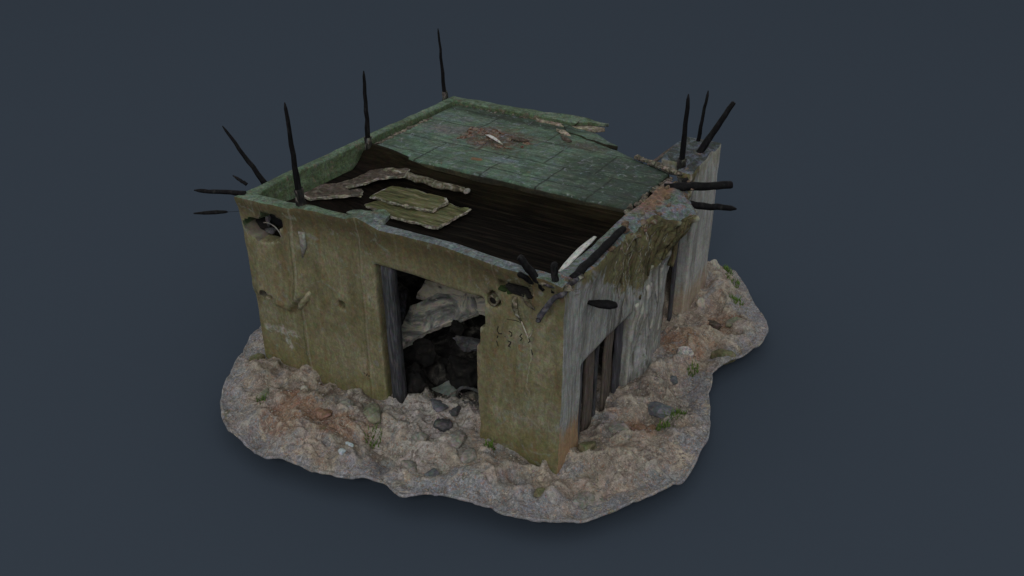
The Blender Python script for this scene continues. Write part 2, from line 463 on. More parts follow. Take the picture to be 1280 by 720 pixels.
# ---- ground
def mat_ground():
    m = Mat('rubble_soil', .97, .15)
    mid = m.noise(2.2, 7, .65, 1.4)
    big = m.noise(.75, 5, .6, .8)
    c = m.ramp(mid, [(.3, (.148, .124, .102)), (.45, (.24, .204, .168)), (.57, (.32, .275, .23)), (.72, (.40, .35, .295))])
    c = m.mix(m.map(big, .5, .66, 0, .55), c, (.25, .19, .15))
    # rusty earth
    rn = m.noise(1.25, 6, .62, 1.2, m.vec((1, 1, 1), (3.1, 7.2, 0)))
    c = m.mix(m.map(rn, .575, .66, 0, .5), c, m.ramp(m.noise(9, 5, .7), [(.3, (.15, .075, .04)), (.7, (.29, .17, .10))]))
    # bluish grey gravel
    gn = m.noise(1.0, 6, .65, 1.1, m.vec((1, 1, 1), (9.4, 1.7, 0)))
    c = m.mix(m.map(gn, .53, .64, 0, .8), c, m.ramp(m.noise(38, 4, .7), [(.3, (.13, .145, .165)), (.55, (.24, .25, .27)), (.75, (.40, .41, .42))]))
    rimb = m.math('ADD', m.attr('rimness'), m.math('MULTIPLY', m.math('SUBTRACT', m.noise(1.1, 5, .65, .9, m.vec((1, 1, 1), (5, 5, 5))), .5), .55))
    c = m.mix(m.map(rimb, .87, 1.0, 0, .8), c, m.ramp(m.noise(42, 4, .72), [(.3, (.10, .118, .15)), (.5, (.195, .216, .258)), (.72, (.36, .38, .41))]))
    def blob(cx, cy, r):
        a, b = m.math('SUBTRACT', m.axis(0), cx), m.math('SUBTRACT', m.axis(1), cy)
        q = m.math('SQRT', m.math('ADD', m.math('MULTIPLY', a, a), m.math('MULTIPLY', b, b)))
        return m.map(m.math('ADD', q, m.math('MULTIPLY', m.math('SUBTRACT', rn, .5), 2.2 * r)), r * .55, r, 1, 0)
    rb = m.math('MAXIMUM', m.math('MAXIMUM', blob(-4.2, -1.15, .55), blob(-3.4, -1.0, .38)), m.math('MAXIMUM', blob(.75, 5.2, .5), blob(.65, 1.5, .3)))
    rb = m.math('MAXIMUM', rb, m.math('MAXIMUM', blob(.35, 4.2, .5), blob(-4.6, -.7, .3)))
    db = m.math('MAXIMUM', m.math('MAXIMUM', blob(.9, 1.9, .45), blob(.3, 1.0, .4)), m.math('MAXIMUM', blob(.5, 2.6, .5), blob(-3.6, -.35, .5)))
    c = m.mix(m.math('MULTIPLY', db, .65), c, m.ramp(m.noise(8, 6, .7, 1.2), [(.35, (.08, .072, .062)), (.55, (.17, .15, .125)), (.72, (.27, .24, .20))]))
    c = m.mix(m.math('MULTIPLY', rb, .75), c, m.ramp(m.noise(11, 5, .7, 1), [(.3, (.12, .06, .032)), (.55, (.23, .12, .065)), (.75, (.33, .22, .14))]))
    ash = blob(-2.3, -.05, 1.15)
    c = m.mix(m.math('MULTIPLY', ash, .9), c, m.ramp(m.noise(7, 6, .72, 1.2), [(.32, (.16, .155, .15)), (.48, (.34, .325, .305)), (.62, (.46, .44, .42))]))
    # dark damp silt and mossy smears
    dn = m.noise(2.8, 6, .65, 1.5, m.vec((1, 1, 1), (1.4, 4.7, 2)))
    c = m.mix(m.map(dn, .6, .68, 0, .65), c, (.085, .078, .06))
    mo = m.noise(3.4, 6, .68, 1.2, m.vec((1, 1, 1), (6.4, .7, 5)))
    c = m.mix(m.map(mo, .61, .67, 0, .7), c, (.10, .115, .05))
    pn_ = m.noise(2.1, 6, .66, 1.3, m.vec((1, 1, 1), (8.1, 3.3, 7)))
    c = m.mix(m.map(pn_, .58, .64, 0, .75), c, (.40, .34, .26))
    c = m.mix(m.map(pn_, .42, .36, 0, .75), c, (.13, .105, .09))
    sl = m.noise(2.6, 6, .66, 1.3, m.vec((1, 1, 1), (2.1, 9.3, 4)))
    c = m.mix(m.map(sl, .59, .64, 0, .75), c, (.15, .165, .175))
    # broken brick and crushed stone speckle
    cell = m.voro(46, None, 'F1', 'Color')
    sp = m.t.nodes.new('ShaderNodeSeparateColor'); m.t.links.new(cell, sp.inputs[0])
    c = m.mix(m.map(sp.outputs[0], .55, 1.0, 0, .3), c, (.42, .39, .36))
    c = m.mix(m.map(sp.outputs[1], .6, 1.0, 0, .35), c, (.10, .085, .075))
    c = m.mix(m.map(sp.outputs[2], .88, .95, 0, .5), c, (.30, .15, .09))
    g = m.noise(62, 4, .8, .5)
    ga = m.map(m.attr('rimness'), .72, 1.0, .28, .8)
    c = m.mix(m.math('MULTIPLY', m.map(g, .32, .5, .8, 0), ga), c, (.07, .062, .055))
    c = m.mix(m.math('MULTIPLY', m.map(g, .53, .7, 0, .7), ga), c, (.50, .47, .43))
    # crests lightened, thin root lines
    rl = m.noise(1.5, 3, .5, 2.2, m.vec((1, 1, 1), (2, 2, 8)))
    line = m.map(m.math('ABSOLUTE', m.math('SUBTRACT', rl, .5)), .003, .010, .65, 0)
    c = m.mix(m.map(m.math('ABSOLUTE', m.math('SUBTRACT', rl, .485)), .004, .016, .55, 0), c, (.11, .095, .08))
    c = m.mix(m.math('MULTIPLY', line, m.map(m.noise(3, 3), .4, .6)), c, (.48, .44, .36))
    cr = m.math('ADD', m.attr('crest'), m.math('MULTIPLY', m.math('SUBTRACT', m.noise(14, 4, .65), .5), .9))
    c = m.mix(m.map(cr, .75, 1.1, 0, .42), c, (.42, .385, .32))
    # inside: pale plaster rubble, shade of deep voids painted in as black
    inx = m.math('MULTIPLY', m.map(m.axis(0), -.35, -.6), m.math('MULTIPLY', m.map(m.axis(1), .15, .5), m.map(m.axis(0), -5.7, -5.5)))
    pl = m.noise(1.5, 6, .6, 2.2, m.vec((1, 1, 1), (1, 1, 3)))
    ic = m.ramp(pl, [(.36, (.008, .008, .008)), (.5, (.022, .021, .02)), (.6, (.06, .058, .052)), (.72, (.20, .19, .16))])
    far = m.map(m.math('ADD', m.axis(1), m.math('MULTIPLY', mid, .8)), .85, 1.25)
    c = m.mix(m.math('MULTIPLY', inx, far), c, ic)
    return m.done(c, m.math('ADD', m.math('MULTIPLY', g, .8), m.math('ADD', m.math('MULTIPLY', m.voro(46), -.8), m.noise(24, 5, .7, 1))), .34, .014, gain=1.12, hue=.16, hscale=4, mott=.2)

def mat_deck():
    m = Mat('burnt_deck', .85, .06)
    st = m.noise(1, 7, .7, .5, m.vec((.8, 22, 22)))
    c = m.ramp(st, [(.35, (.005, .004, .003)), (.5, (.014, .011, .008)), (.62, (.045, .034, .024)), (.78, (.09, .075, .06))])
    lf = m.math('MULTIPLY', m.map(m.math('ADD', m.axis(0), m.math('MULTIPLY', m.noise(1.3, 5), 2)), -3.0, -4.6), .6)
    c = m.mix(lf, c, m.ramp(m.noise(1, 6, .7, .8, m.vec((2, 9, 9))), [(.4, (.02, .015, .012)), (.6, (.06, .042, .034))]))
    up_ = m.map(m.math('ADD', m.axis(1), m.math('MULTIPLY', m.noise(1.6, 5), .5)), 2.75, 3.25, 0, .85)
    c = m.mix(up_, c, m.ramp(st, [(.35, (.018, .014, .007)), (.6, (.06, .048, .022)), (.75, (.11, .09, .05))]))
    fr = m.map(m.math('ADD', m.axis(1), m.math('MULTIPLY', m.noise(2, 5), .5)), .85, .35, 0, .7)
    c = m.mix(fr, c, (.035, .042, .05))
    return m.done(c, st, .6, .015, gain=.30)

def mat_rod():
    m = Mat('charred_iron', .7, .12)
    n = m.noise(1, 6, .7, .6, m.vec((14, 14, 3)))
    c = m.ramp(n, [(.35, (.003, .003, .0035)), (.55, (.008, .008, .009)), (.66, (.022, .022, .023)), (.8, (.07, .07, .067))])
    return m.done(c, n, .5, .01)

M = {
    'front': mat_front(), 'side': mat_side(), 'roof': mat_roof(), 'parapet': mat_parapet(), 'ground': mat_ground(),
    'deck': mat_deck(), 'rod': mat_rod(),
    'sleeve': simple('lime_crusted_iron', [(.4, (.008, .008, .008)), (.53, (.035, .034, .03)), (.66, (.17, .165, .14))], 14, sc=(1, 1, .4)),
    'inner': simple('sooty_concrete', [(.35, (.05, .045, .035)), (.5, (.14, .13, .10)), (.7, (.26, .24, .19))], 2.5),
    'post': simple('weathered_grey_timber', [(.3, (.018, .019, .022)), (.5, (.048, .05, .056)), (.72, (.12, .123, .13))], 6, sc=(5, 5, .5), bscale=20),
    'rust': simple('rusty_brown_steel', [(.3, (.045, .036, .03)), (.5, (.095, .078, .066)), (.72, (.18, .155, .135))], 5, sc=(6, 6, .5)),
    'darkpost': simple('blue_grey_steel', [(.3, (.025, .025, .03)), (.55, (.065, .065, .075)), (.75, (.15, .15, .165))], 5, sc=(6, 6, .5)),
    'white_strip': simple('bleached_white', [(.3, (.25, .27, .25)), (.48, (.55, .56, .54)), (.7, (.8, .8, .76))], 5, sc=(6, 1.2, 6)),  # pale scrap, and the light showing in the parapet gap
    'ledge': simple('olive_cast_stone', [(.3, (.13, .125, .06)), (.5, (.22, .21, .12)), (.7, (.34, .33, .22))], 7),
    'purple': simple('slate_grey_bent_iron', [(.3, (.012, .012, .014)), (.5, (.045, .043, .052)), (.72, (.16, .155, .175))], 9),
    'mossy': simple('moss_clump', [(.3, (.012, .02, .008)), (.55, (.028, .05, .014)), (.75, (.07, .085, .035))], 10),
    'tan': simple('crumbling_tan_mortar', [(.3, (.10, .085, .06)), (.48, (.24, .21, .16)), (.62, (.42, .38, .30)), (.78, (.5, .47, .4))], 14, bump=.6, bdist=.02),
    'mortar': simple('dirty_mortar', [(.3, (.03, .028, .022)), (.48, (.10, .09, .07)), (.6, (.24, .215, .17)), (.78, (.36, .34, .29))], 11, dist=1.2, bump=.6, bdist=.02),
    'rubblecrumb': simple('brown_crumb', [(.3, (.05, .035, .025)), (.48, (.14, .095, .065)), (.6, (.21, .17, .13)), (.75, (.14, .15, .17))], 8, dist=1.2, bump=.6, bdist=.02),
    'growth': simple('hanging_moss', [(.3, (.022, .018, .01)), (.45, (.075, .065, .035)), (.56, (.14, .125, .065)), (.66, (.10, .065, .04)), (.78, (.30, .28, .22))], 7, dist=1.6, bump=.7, sc=(1, 1, .5)),
    'plank': simple('mossy_plank', [(.36, (.028, .03, .013)), (.48, (.085, .088, .036)), (.58, (.13, .128, .06)), (.68, (.22, .21, .14))], 2.2, sc=(1, 9, 5), bump=.6, bscale=14),
    'plankend': simple('pale_broken_wood', [(.3, (.06, .055, .04)), (.48, (.20, .19, .15)), (.62, (.42, .41, .34))], 12, sc=(1, 1, 1), bump=.6),
    'log': simple('rotten_log_bark', [(.3, (.03, .026, .018)), (.46, (.095, .085, .055)), (.58, (.20, .185, .14)), (.72, (.42, .40, .35))], 9, dist=1.4, bump=.7),
    'brownrot': simple('brown_rotten_felt', [(.3, (.022, .018, .013)), (.5, (.075, .06, .047)), (.68, (.17, .145, .118))], 7, dist=1.6, bump=.7),
    'stone': simple('grey_stone', [(.3, (.12, .115, .10)), (.5, (.24, .23, .205)), (.72, (.38, .37, .34))], 9, dist=1),
    'greenstone': simple('lichen_stone', [(.3, (.10, .105, .075)), (.5, (.19, .195, .14)), (.72, (.30, .30, .24))], 9, dist=1),
    'olivestone': simple('olive_stone', [(.3, (.07, .07, .035)), (.5, (.15, .145, .08)), (.72, (.25, .24, .16))], 9, dist=1),
    'darkstone': simple('dark_stone', [(.3, (.03, .03, .032)), (.5, (.075, .075, .08)), (.72, (.15, .15, .155))], 9, dist=1),
    'bluestone': simple('slate_blue_stone', [(.3, (.06, .065, .073)), (.5, (.125, .135, .148)), (.72, (.23, .24, .255))], 9, dist=1),
    'palestone': simple('pale_stone', [(.3, (.26, .24, .20)), (.5, (.42, .39, .33)), (.72, (.55, .52, .46))], 10, dist=1),
    'bluechip': simple('pale_blue_chip', [(.3, (.32, .38, .42)), (.6, (.5, .56, .6))], 12),
    'brick': simple('orange_brick', [(.3, (.12, .07, .045)), (.5, (.23, .14, .095)), (.72, (.34, .26, .20))], 12, dist=1),
    'void_black': simple('void_shade_black', [(.35, (.005, .005, .005)), (.6, (.014, .013, .012)), (.75, (.04, .038, .035))], 6, bump=.5),  # near-black standing in for shade in cavities, also on the black rubble
    'slab': simple('ash_grey_plaster', [(.35, (.09, .095, .09)), (.5, (.28, .285, .27)), (.6, (.60, .57, .47)), (.7, (.22, .23, .23))], 2.2, dist=2.5),
    'cream': simple('cream_plaster', [(.35, (.16, .16, .15)), (.43, (.60, .56, .45)), (.6, (.78, .73, .60)), (.7, (.34, .33, .31)), (.78, (.66, .62, .52))], 2.0, dist=2.5),
    'plate': simple('green_grey_plate', [(.35, (.10, .125, .11)), (.7, (.24, .28, .25))], 6),
    'rim': simple('rubber_rim', [(.35, (.02, .02, .02)), (.7, (.12, .125, .125))], 8),
    'ink': simple('black_paint_mark', [(.3, (.014, .013, .012)), (.7, (.035, .032, .026))], 12),
    'ochre': simple('ochre_paint_mark', [(.3, (.20, .14, .06)), (.7, (.33, .25, .13))], 12),
    'grass': simple('grass_blade', [(.3, (.06, .11, .02)), (.6, (.12, .2, .04)), (.8, (.2, .24, .08))], 20),
    'rustdirt': simple('rusty_scrap_dirt', [(.3, (.03, .02, .014)), (.45, (.12, .058, .035)), (.55, (.24, .20, .165)), (.63, (.07, .05, .04)), (.75, (.24, .26, .30))], 9, dist=1.5, bump=.6),
    'litter': simple('faded_litter', [(.35, (.12, .15, .2)), (.5, (.5, .46, .42)), (.62, (.62, .6, .58)), (.75, (.45, .25, .15))], 9, dist=2),
}
bgm = Mat('backdrop_paint', 1.0, 0.0)
M['floor'] = bgm.done((.0565, .0745, .1005), hue=0)

# ------------------------------------------------------------------ backdrop
FZ = -.46
fl = mesh_obj('floor', [(-150, -150, FZ), (150, -150, FZ), (150, 150, FZ), (-150, 150, FZ)], [(0, 1, 2, 3)], M['floor'], smooth=False)
tag(fl, 'plain dark slate blue backdrop floor under the ruin', 'backdrop', kind='structure')

# ------------------------------------------------------------------ ground apron
CEN = np.array([-2.6, 2.9])
OUT = np.array([(-6.79, .76), (-6.70, .48), (-6.34, -.09), (-6.11, -.60), (-5.77, -1.16), (-5.26, -1.62), (-4.92, -1.85), (-4.56, -1.87), (-4.27, -1.96), (-3.90, -2.03),
                (-3.71, -1.94), (-3.31, -1.89), (-2.71, -1.83), (-2.33, -1.65), (-1.92, -1.61), (-1.62, -1.69), (-1.48, -1.56), (-1.22, -1.40), (-.87, -1.32), (-.43, -1.18),
                (-.21, -1.21), (.13, -1.12), (.43, -.99), (.80, -.74), (1.09, -.31), (1.32, -.02), (1.52, .40), (1.68, .77), (1.70, 1.26), (1.65, 1.83), (1.50, 2.40), (1.24, 3.0),
                (1.12, 3.53), (1.21, 3.90), (1.41, 4.40), (1.56, 4.85), (1.56, 5.39), (1.35, 5.77), (.92, 6.40), (.47, 7.09), (.23, 7.35), (.01, 7.39), (-.15, 7.33), (-.38, 7.49),
                (-1.5, 7.45), (-3, 7.4), (-4.6, 7.3), (-6, 7.1), (-6.7, 6.2), (-6.8, 5), (-6.8, 3.5), (-6.8, 2.0)])
d = OUT - CEN
ang = np.unwrap(np.arctan2(d[:, 1], d[:, 0])); rad = np.hypot(d[:, 0], d[:, 1])
NA, NR = 1150, 165
TH = np.linspace(0, 2 * np.pi, NA, endpoint=False)
base_a = ang[0]
R = np.interp((TH - base_a) % (2 * np.pi), np.append(ang - base_a, 2 * np.pi), np.append(rad, rad[0]))
for _ in range(3): R = (R + .5 * np.roll(R, 1) + .5 * np.roll(R, -1)) / 2
ring = np.stack([np.cos(TH), np.sin(TH), 0 * TH], 1)
R = R + .03 * fbm(ring * 5, 1.1, 3, 5) + .022 * vn(ring * 5, 3.2, 6)
T = np.linspace(0, 1, NR) ** .8

MOUNDS = [(.15, .98, .30, .17), (.22, -.60, .20, .17), (-3.0, -.55, .35, .10), (-4.0, -.25, .5, .13), (-2.4, -.1, .6, .07), (-2.6, .4, .5, .05), (.5, 2.6, .5, .07), (.75, 4.8, .5, .10),
          (.1, 6.5, .6, .17), (.3, 6.0, .5, .08), (-5.5, -.5, .5, .07), (1.0, 1.2, .45, .06), (.5, .0, .4, .06), (-1.3, -.7, .3, .05), (-3.4, -1.2, .4, .08), (-4.7, -1.1, .35, .07), (1.0, 5.3, .3, .06),
          (.75, .5, .25, .06), (-5.2, -1.0, .3, .05), (1.15, 2.0, .3, .05)]
PITS = [(.02, -.56, .12, .10), (.55, 1.6, .25, .06), (-3.9, -1.35, .2, .05), (.75, 2.05, .25, .05), (.42, .35, .15, .06)]
def ground_z(x, y, t):
    P = np.stack([x, y, 0 * x], 1)
    z = -.03 - .06 * sst(.75, 1, t) + .17 * fbm(P, 1.25, 2, 1)
    z = z + .10 * sst(.75, .1, x) * sst(.05, .3, x) * sst(.6, 1.2, y) * (.6 + .8 * vn(P, 2.3, 98))
    rg = 1 - np.abs(fbm(P + .15 * np.stack([vn(P, 2, 41), vn(P, 2, 42), 0 * x], 1), 1.15, 3, 9))   # ridges
    z = z + .36 * (rg - .8)
    rg2 = 1 - np.abs(fbm(P + .08 * np.stack([vn(P, 4, 51), vn(P, 4, 52), 0 * x], 1), 2.9, 2, 23))
    z = z + .075 * (rg2 - .8)
    rg3 = 1 - np.abs(fbm(P + .05 * np.stack([vn(P, 8, 53), vn(P, 8, 54), 0 * x], 1), 6.5, 2, 29))
    z = z + .007 * (rg3 - .8)
    z = z + .008 * fbm(P, 7, 2, 3) + .004 * vn(P, 24, 4) + .003 * vn(P, 48, 6)
    for mx, my, mr, mh in MOUNDS:
        z = z + mh * np.exp(-((x - mx) ** 2 + (y - my) ** 2) / (mr * mr))
    for mx, my, mr, mh in PITS:
        z = z - mh * np.exp(-((x - mx) ** 2 + (y - my) ** 2) / (mr * mr))
    # rubble heaped inside, rising to the far left corner
    ins = sst(.1, .7, y) * sst(6.3, 5.6, y) * sst(-.2, -.7, x) * sst(-6.0, -5.5, x)
    heap = .85 * sst(1.5, 4.2, y - .35 * (x + 3)) - .06 + .35 * sst(-3.6, -5.2, x)
    heap = heap + .26 * (1 - np.abs(fbm(P + .3 * np.stack([vn(P, 1.5, 31), vn(P, 1.5, 32), 0 * x], 1), 1.2, 3, 33))) - .2
    z = z + ins * np.maximum(heap, -.05)
    # sunk shadowed trench along the side opening
    z = z - .10 * np.exp(-((x + .05) / .2) ** 2) * sst(.5, .8, y) * sst(2.6, 2.2, y)
    # half buried blocks: plateaus with steep sides
    bl = fbm(P + .06 * np.stack([vn(P, 6, 55), vn(P, 6, 56), 0 * x], 1), 2.3, 2, 91)
    z = z + .07 * sst(.2, .30, bl) + .025 * sst(.24, .3, fbm(P, 3.9, 2, 97)) - .05 * sst(-.2, -.36, bl)
    fade = sst(1.0, .90, t)
    z = -.10 + (z + .10) * (.30 + .70 * fade)
    # curled rim
    z = z + .05 * np.exp(-((t - 1) / .006) ** 2) - .05 * np.exp(-((t - 1) / .0025) ** 2)
    return z
tt, aa = np.meshgrid(T, np.arange(NA), indexing='ij')
rr_ = tt * R[aa]
X = CEN[0] + rr_ * np.cos(TH[aa]); Y = CEN[1] + rr_ * np.sin(TH[aa])
Z = ground_z(X.ravel(), Y.ravel(), tt.ravel()).reshape(X.shape)
GV = np.stack([X, Y, Z], 2).reshape(-1, 3)
i0 = np.arange(NR - 1)[:, None] * NA; k = np.arange(NA)[None, :]; k2 = (k + 1) % NA
GF = np.stack([(i0 + k), (i0 + NA + k), (i0 + NA + k2), (i0 + k2)], 2).reshape(-1, 4)
# thickness of the rim, then an undercut foot down to the floor
last = (NR - 1) * NA
ex_v, ex_f, prev = [], [], last
rz = GV[last:last + NA, 2]
for sx, dz in ((.999, -.018), (.993, -.034), (.95, -.06), (.84, None)):
    b = len(GV) + sum(len(q) for q in ex_v)
    q = np.stack([CEN[0] + R * sx * np.cos(TH), CEN[1] + R * sx * np.sin(TH), (rz + dz) if dz is not None else np.full(NA, FZ - .002)], 1)
    ex_v.append(q)
    kk = np.arange(NA); kk2 = (kk + 1) % NA
    ex_f.append(np.stack([prev + kk, b + kk, b + kk2, prev + kk2], 1))
    prev = b
GV = np.concatenate([GV] + ex_v); GF = np.concatenate([GF] + ex_f)
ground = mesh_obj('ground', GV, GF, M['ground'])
tag(ground, 'lumpy apron of pinkish brown rubble soil around the ruin', 'ground', kind='structure')
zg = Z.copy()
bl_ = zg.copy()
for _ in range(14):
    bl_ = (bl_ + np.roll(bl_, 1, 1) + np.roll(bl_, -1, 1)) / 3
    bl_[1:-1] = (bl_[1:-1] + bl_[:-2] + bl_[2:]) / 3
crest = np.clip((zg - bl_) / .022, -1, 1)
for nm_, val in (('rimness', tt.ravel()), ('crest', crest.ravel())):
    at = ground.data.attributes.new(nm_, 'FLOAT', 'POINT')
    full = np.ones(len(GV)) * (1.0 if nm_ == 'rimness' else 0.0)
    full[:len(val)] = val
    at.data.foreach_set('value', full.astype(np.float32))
GB = BVHTree.FromPolygons([Vector(v) for v in GV], [tuple(int(i) for i in f) for f in GF])
def gz(x, y):
    h = GB.ray_cast(Vector((x, y, 5)), Vector((0, 0, -1)))
    return h[0].z if h[0] else -.1

# ------------------------------------------------------------------ the ruin
ruin = empty('ruined_bunker', (0, 0, 0))
tag(ruin, 'derelict flat roofed concrete bunker, olive front with doorway, iron rods at its corners', 'ruined building')

S = .045
W, D, H = 5.9, 6.26, 3.0
nx, ny, nz = round(W / S), round(D / S), round((H + .25) / S)
xs = np.linspace(-W, 0, nx + 1); ys = np.linspace(0, D, ny + 1); zs = np.linspace(-.25, H, nz + 1)
cx, cy, cz = np.meshgrid((xs[1:] + xs[:-1]) / 2, (ys[1:] + ys[:-1]) / 2, (zs[1:] + zs[:-1]) / 2, indexing='ij')
TW = .27
fr = cy < TW; lf = cx < -W + TW; bk = cy > D - TW; rt = cx > -TW
solid = fr | lf | bk | rt
# doorway
edge = np.where(cz > 1.95, -1.24, np.where(cz > 1.65, -1.34, -1.41))
solid &= ~(fr & (cx > -3.2) & (cx < edge) & (cz < 2.47))
# torn recess top left, deep into the wall corner
e1 = ((cx + 5.46) / .40) ** 2 + ((cz - 2.52 - .02 * (cx + 5.4)) / .19) ** 2
e2 = (np.abs(cx + 5.24) < .22) & (np.abs(cz - 2.73 - (cx + 5.24) * -.15) < .08)
solid &= ~(((e1 < 1) | e2) & (cy < .5))
# small square sockets
solid &= ~((np.abs(cx + 3.94) < .06) & (np.abs(cz - 1.52) < .065) & (cy < .4))
solid &= ~((((cx + 1.12) / .115) ** 2 + ((cz - 2.46) / .115) ** 2 < 1) & (cy < .4))
solid &= ~((np.abs(cx + 5.58) < .07) & (np.abs(cz - 1.30) < .08) & (cy < .2))
solid &= ~((np.abs(cx + 5.42) < .06) & (np.abs(cz - 1.27) < .075) & (cy < .12))
# slit on the pier
solid &= ~((cx > -1.02) & (cx < -.50) & (np.abs(cz - 2.72 - (cx + .75) * .10) < .075 - .06 * np.abs(cx + .85)) & (cy < .5))
# side wall: door bay, far bay, broken notch
solid &= ~(rt & (cy > .66) & (cy < 2.43) & (cz < 1.36))
solid &= ~(rt & (cy > 3.98) & (cy < 5.03) & (cz < 1.35 + .55 * np.clip((cy - 3.98) / .5, 0, 1)))
solid &= ~(rt & (cy > 4.15) & (cy < 4.62) & (cz > 2.62))
solid &= ~(rt & (cy > 4.62) & (cy < 4.8) & (cz > 2.62) & (cz < 2.86))
# far corner pier is a thick block
solid |= (cx > -.74) & (cy > 5.03) & (cz < 3.0) & ((cz > 2.75) | (cy > 6.0))
# back gap; unseen back bay and left-wall opening added to light the inside
solid &= ~((cx > -5.0) & (cx < -2.45) & bk & (cz < 2.5))
solid &= ~((cx > -2.3) & (cx < -.74) & bk & (cz > -.05) & (cz < 2.95))
solid &= ~((cx > -2.35) & (cx < -.74) & bk & (cz > 2.2))
solid &= ~(lf & (cy > .9) & (cy < 5.6) & (cz > .4) & (cz < 2.35))
solid &= ~(bk & (cx > -3.7) & (cx < -2.9) & (cz < 2.5 + (cx + 3.7) / .8 * .45))
solid &= ~(bk & (cx > -2.9) & (cx < -2.2))
solid &= ~(rt & (np.abs(cy - 3.62) < .20 - .20 * np.abs(cz - 1.95)) & (cz > 1.25) & (cz < 2.5))
V, Q = lattice(xs, ys, zs, solid)
V0 = V.copy()
V = relax(V, Q, 2, .5)
def shell_disp(V):
    x, y, z = V[:, 0], V[:, 1], V[:, 2]
    D3 = np.stack([fbm(V, .8, 3, 11), fbm(V, .8, 3, 12), fbm(V, .8, 3, 13)], 1) * .035
    D3 += np.stack([vn(V, 4.5, 14), vn(V, 4.5, 15), vn(V, 4.5, 16)], 1) * .010
    # parapet line lifts and hangs out along the front
    fy = sst(.5, .15, y)
    top = sst(2.4, 3.0, z)
    lift = np.interp(x, [-5.9, -4.9, -4.5, -3.7, -3.45, -3.2, -3.0, -1.84, -.8, -.3, 0], [.02, .07, .11, .14, .23, .17, .11, .13, .07, .05, 0])
    D3[:, 2] += fy * top * lift
    D3[:, 1] -= fy * sst(2.75, 3.0, z) * .05
    D3[:, 0] -= sst(-5.55, -5.75, x) * sst(1.9, 3.0, z) * .07
    # wall left of the conduit stands proud
    pr = sst(-4.68, -4.74, x) * sst(1.15, 1.32, z - .25 * np.exp(-((x + 4.95) / .2) ** 2) * 0) * sst(.15, .05, y)
    zb = np.interp(x, [-5.9, -5.65, -5.3, -5.0, -4.72], [1.30, 1.30, 1.20, 1.20, 1.55])
    D3[:, 1] -= pr * .03 + sst(-4.62, -4.76, x) * sst(.15, .05, y) * sst(-5.85, -5.6, x) * .13 * np.exp(-np.maximum(z - zb, 0) / .28) * sst(zb - .10, zb + .02, z)
    # sagging crown of the side wall, folds below
    sx = sst(-.3, -.05, x)
    sag = np.exp(-((y - 3.4) / .75) ** 2) * sst(1.6, 2.7, z)
    rag = 1 + .5 * vn(V, 3.3, 61)
    D3[:, 0] += sx * sag * .26 * rag
    D3[:, 0] += sx * sst(1.3, 2.0, y) * sst(4.3, 4.0, y) * sst(1.55, 2.3, z) * .10 * vn(V * np.array([.2, 1, .35]), 3.6, 66)
    D3[:, 2] -= sx * sag * .14 * sst(-.12, .0, x)
    D3[:, 0] += sx * sst(.3, .8, y) * sst(4.2, 3.8, y) * sst(2.3, 2.85, z) * (.06 + .05 * vn(V * np.array([1, 1, .5]), 4, 62))
    fold = sst(2.45, 2.6, y) * sst(4.2, 4.1, y) * sst(2.3, 1.7, z)
    D3[:, 0] += sx * fold * sst(3.7, 3.3, y) * (.20 * (.5 - np.abs(vn(V * np.array([.2, 1, .12]), 4.0, 63))) + .06 * sst(.5, -.1, z))
    fold2 = sst(2.7, 3.0, y) * sst(4.3, 3.9, y) * sst(1.5, 2.0, z)
    D3[:, 0] += sx * sst(1.2, 1.9, y) * sst(4.3, 4.0, y) * sst(1.9, 2.6, z) * (.05 * vn(V, 6.5, 67) + .03 * vn(V, 13, 68))
    D3[:, 2] += sx * sst(1.2, 1.9, y) * sst(4.3, 4.0, y) * sst(2.7, 3.0, z) * (.05 * vn(V, 5.5, 69) + .03 * vn(V, 12, 70))
    D3[:, 0] -= sst(-5.85, -5.63, x) * sst(-5.3, -5.6, x) * sst(2.35, 2.95, z) * sst(.2, .5, y) * .13
    D3[:, 1] -= sst(.05, .27, y) * sst(.6, .3, y) * sst(2.6, 2.98, z) * .04 * (x < -.3)
    D3[:, 0] += sx * fold2 * .09 * vn(V * np.array([.2, 1, .2]), 5, 64)
    # broken top edges of the side wall
    D3[:, 2] += sx * top * sst(1, 2, y) * .06 * fbm(V, 3, 2, 65)
    D3[:, 2] += top * (x > -.8) * (y > 5.1) * .04
    return V + D3
V = shell_disp(V)
C0 = V0[Q].mean(1)
n0 = np.cross(V0[Q[:, 1]] - V0[Q[:, 0]], V0[Q[:, 2]] - V0[Q[:, 0]])
n0 /= np.linalg.norm(n0, axis=1)[:, None]
par = (C0[:, 2] > H - .02) | ((C0[:, 2] > 2.6) & (n0[:, 1] > .5) & (C0[:, 1] < .5)) | ((C0[:, 2] > 2.5) & (n0[:, 0] > .5) & (C0[:, 0] < -5.4)) | ((C0[:, 2] > 2.6) & (n0[:, 0] < -.5) & (C0[:, 0] > -.5) & (C0[:, 1] < 4.2)) | ((C0[:, 2] > 2.6) & (n0[:, 1] < -.5) & (C0[:, 1] > 5.5) & (C0[:, 0] < -.8))
side = ~par & (((n0[:, 0] > .5) & (C0[:, 0] > -.3)) | ((C0[:, 0] > -.75) & (C0[:, 1] > .3)))
front = ~par & ~side & (((n0[:, 1] < -.5) & (C0[:, 1] < .02)) | ((C0[:, 1] < TW - .001) & (C0[:, 0] > -5.6)))
rest = ~par & ~side & ~front
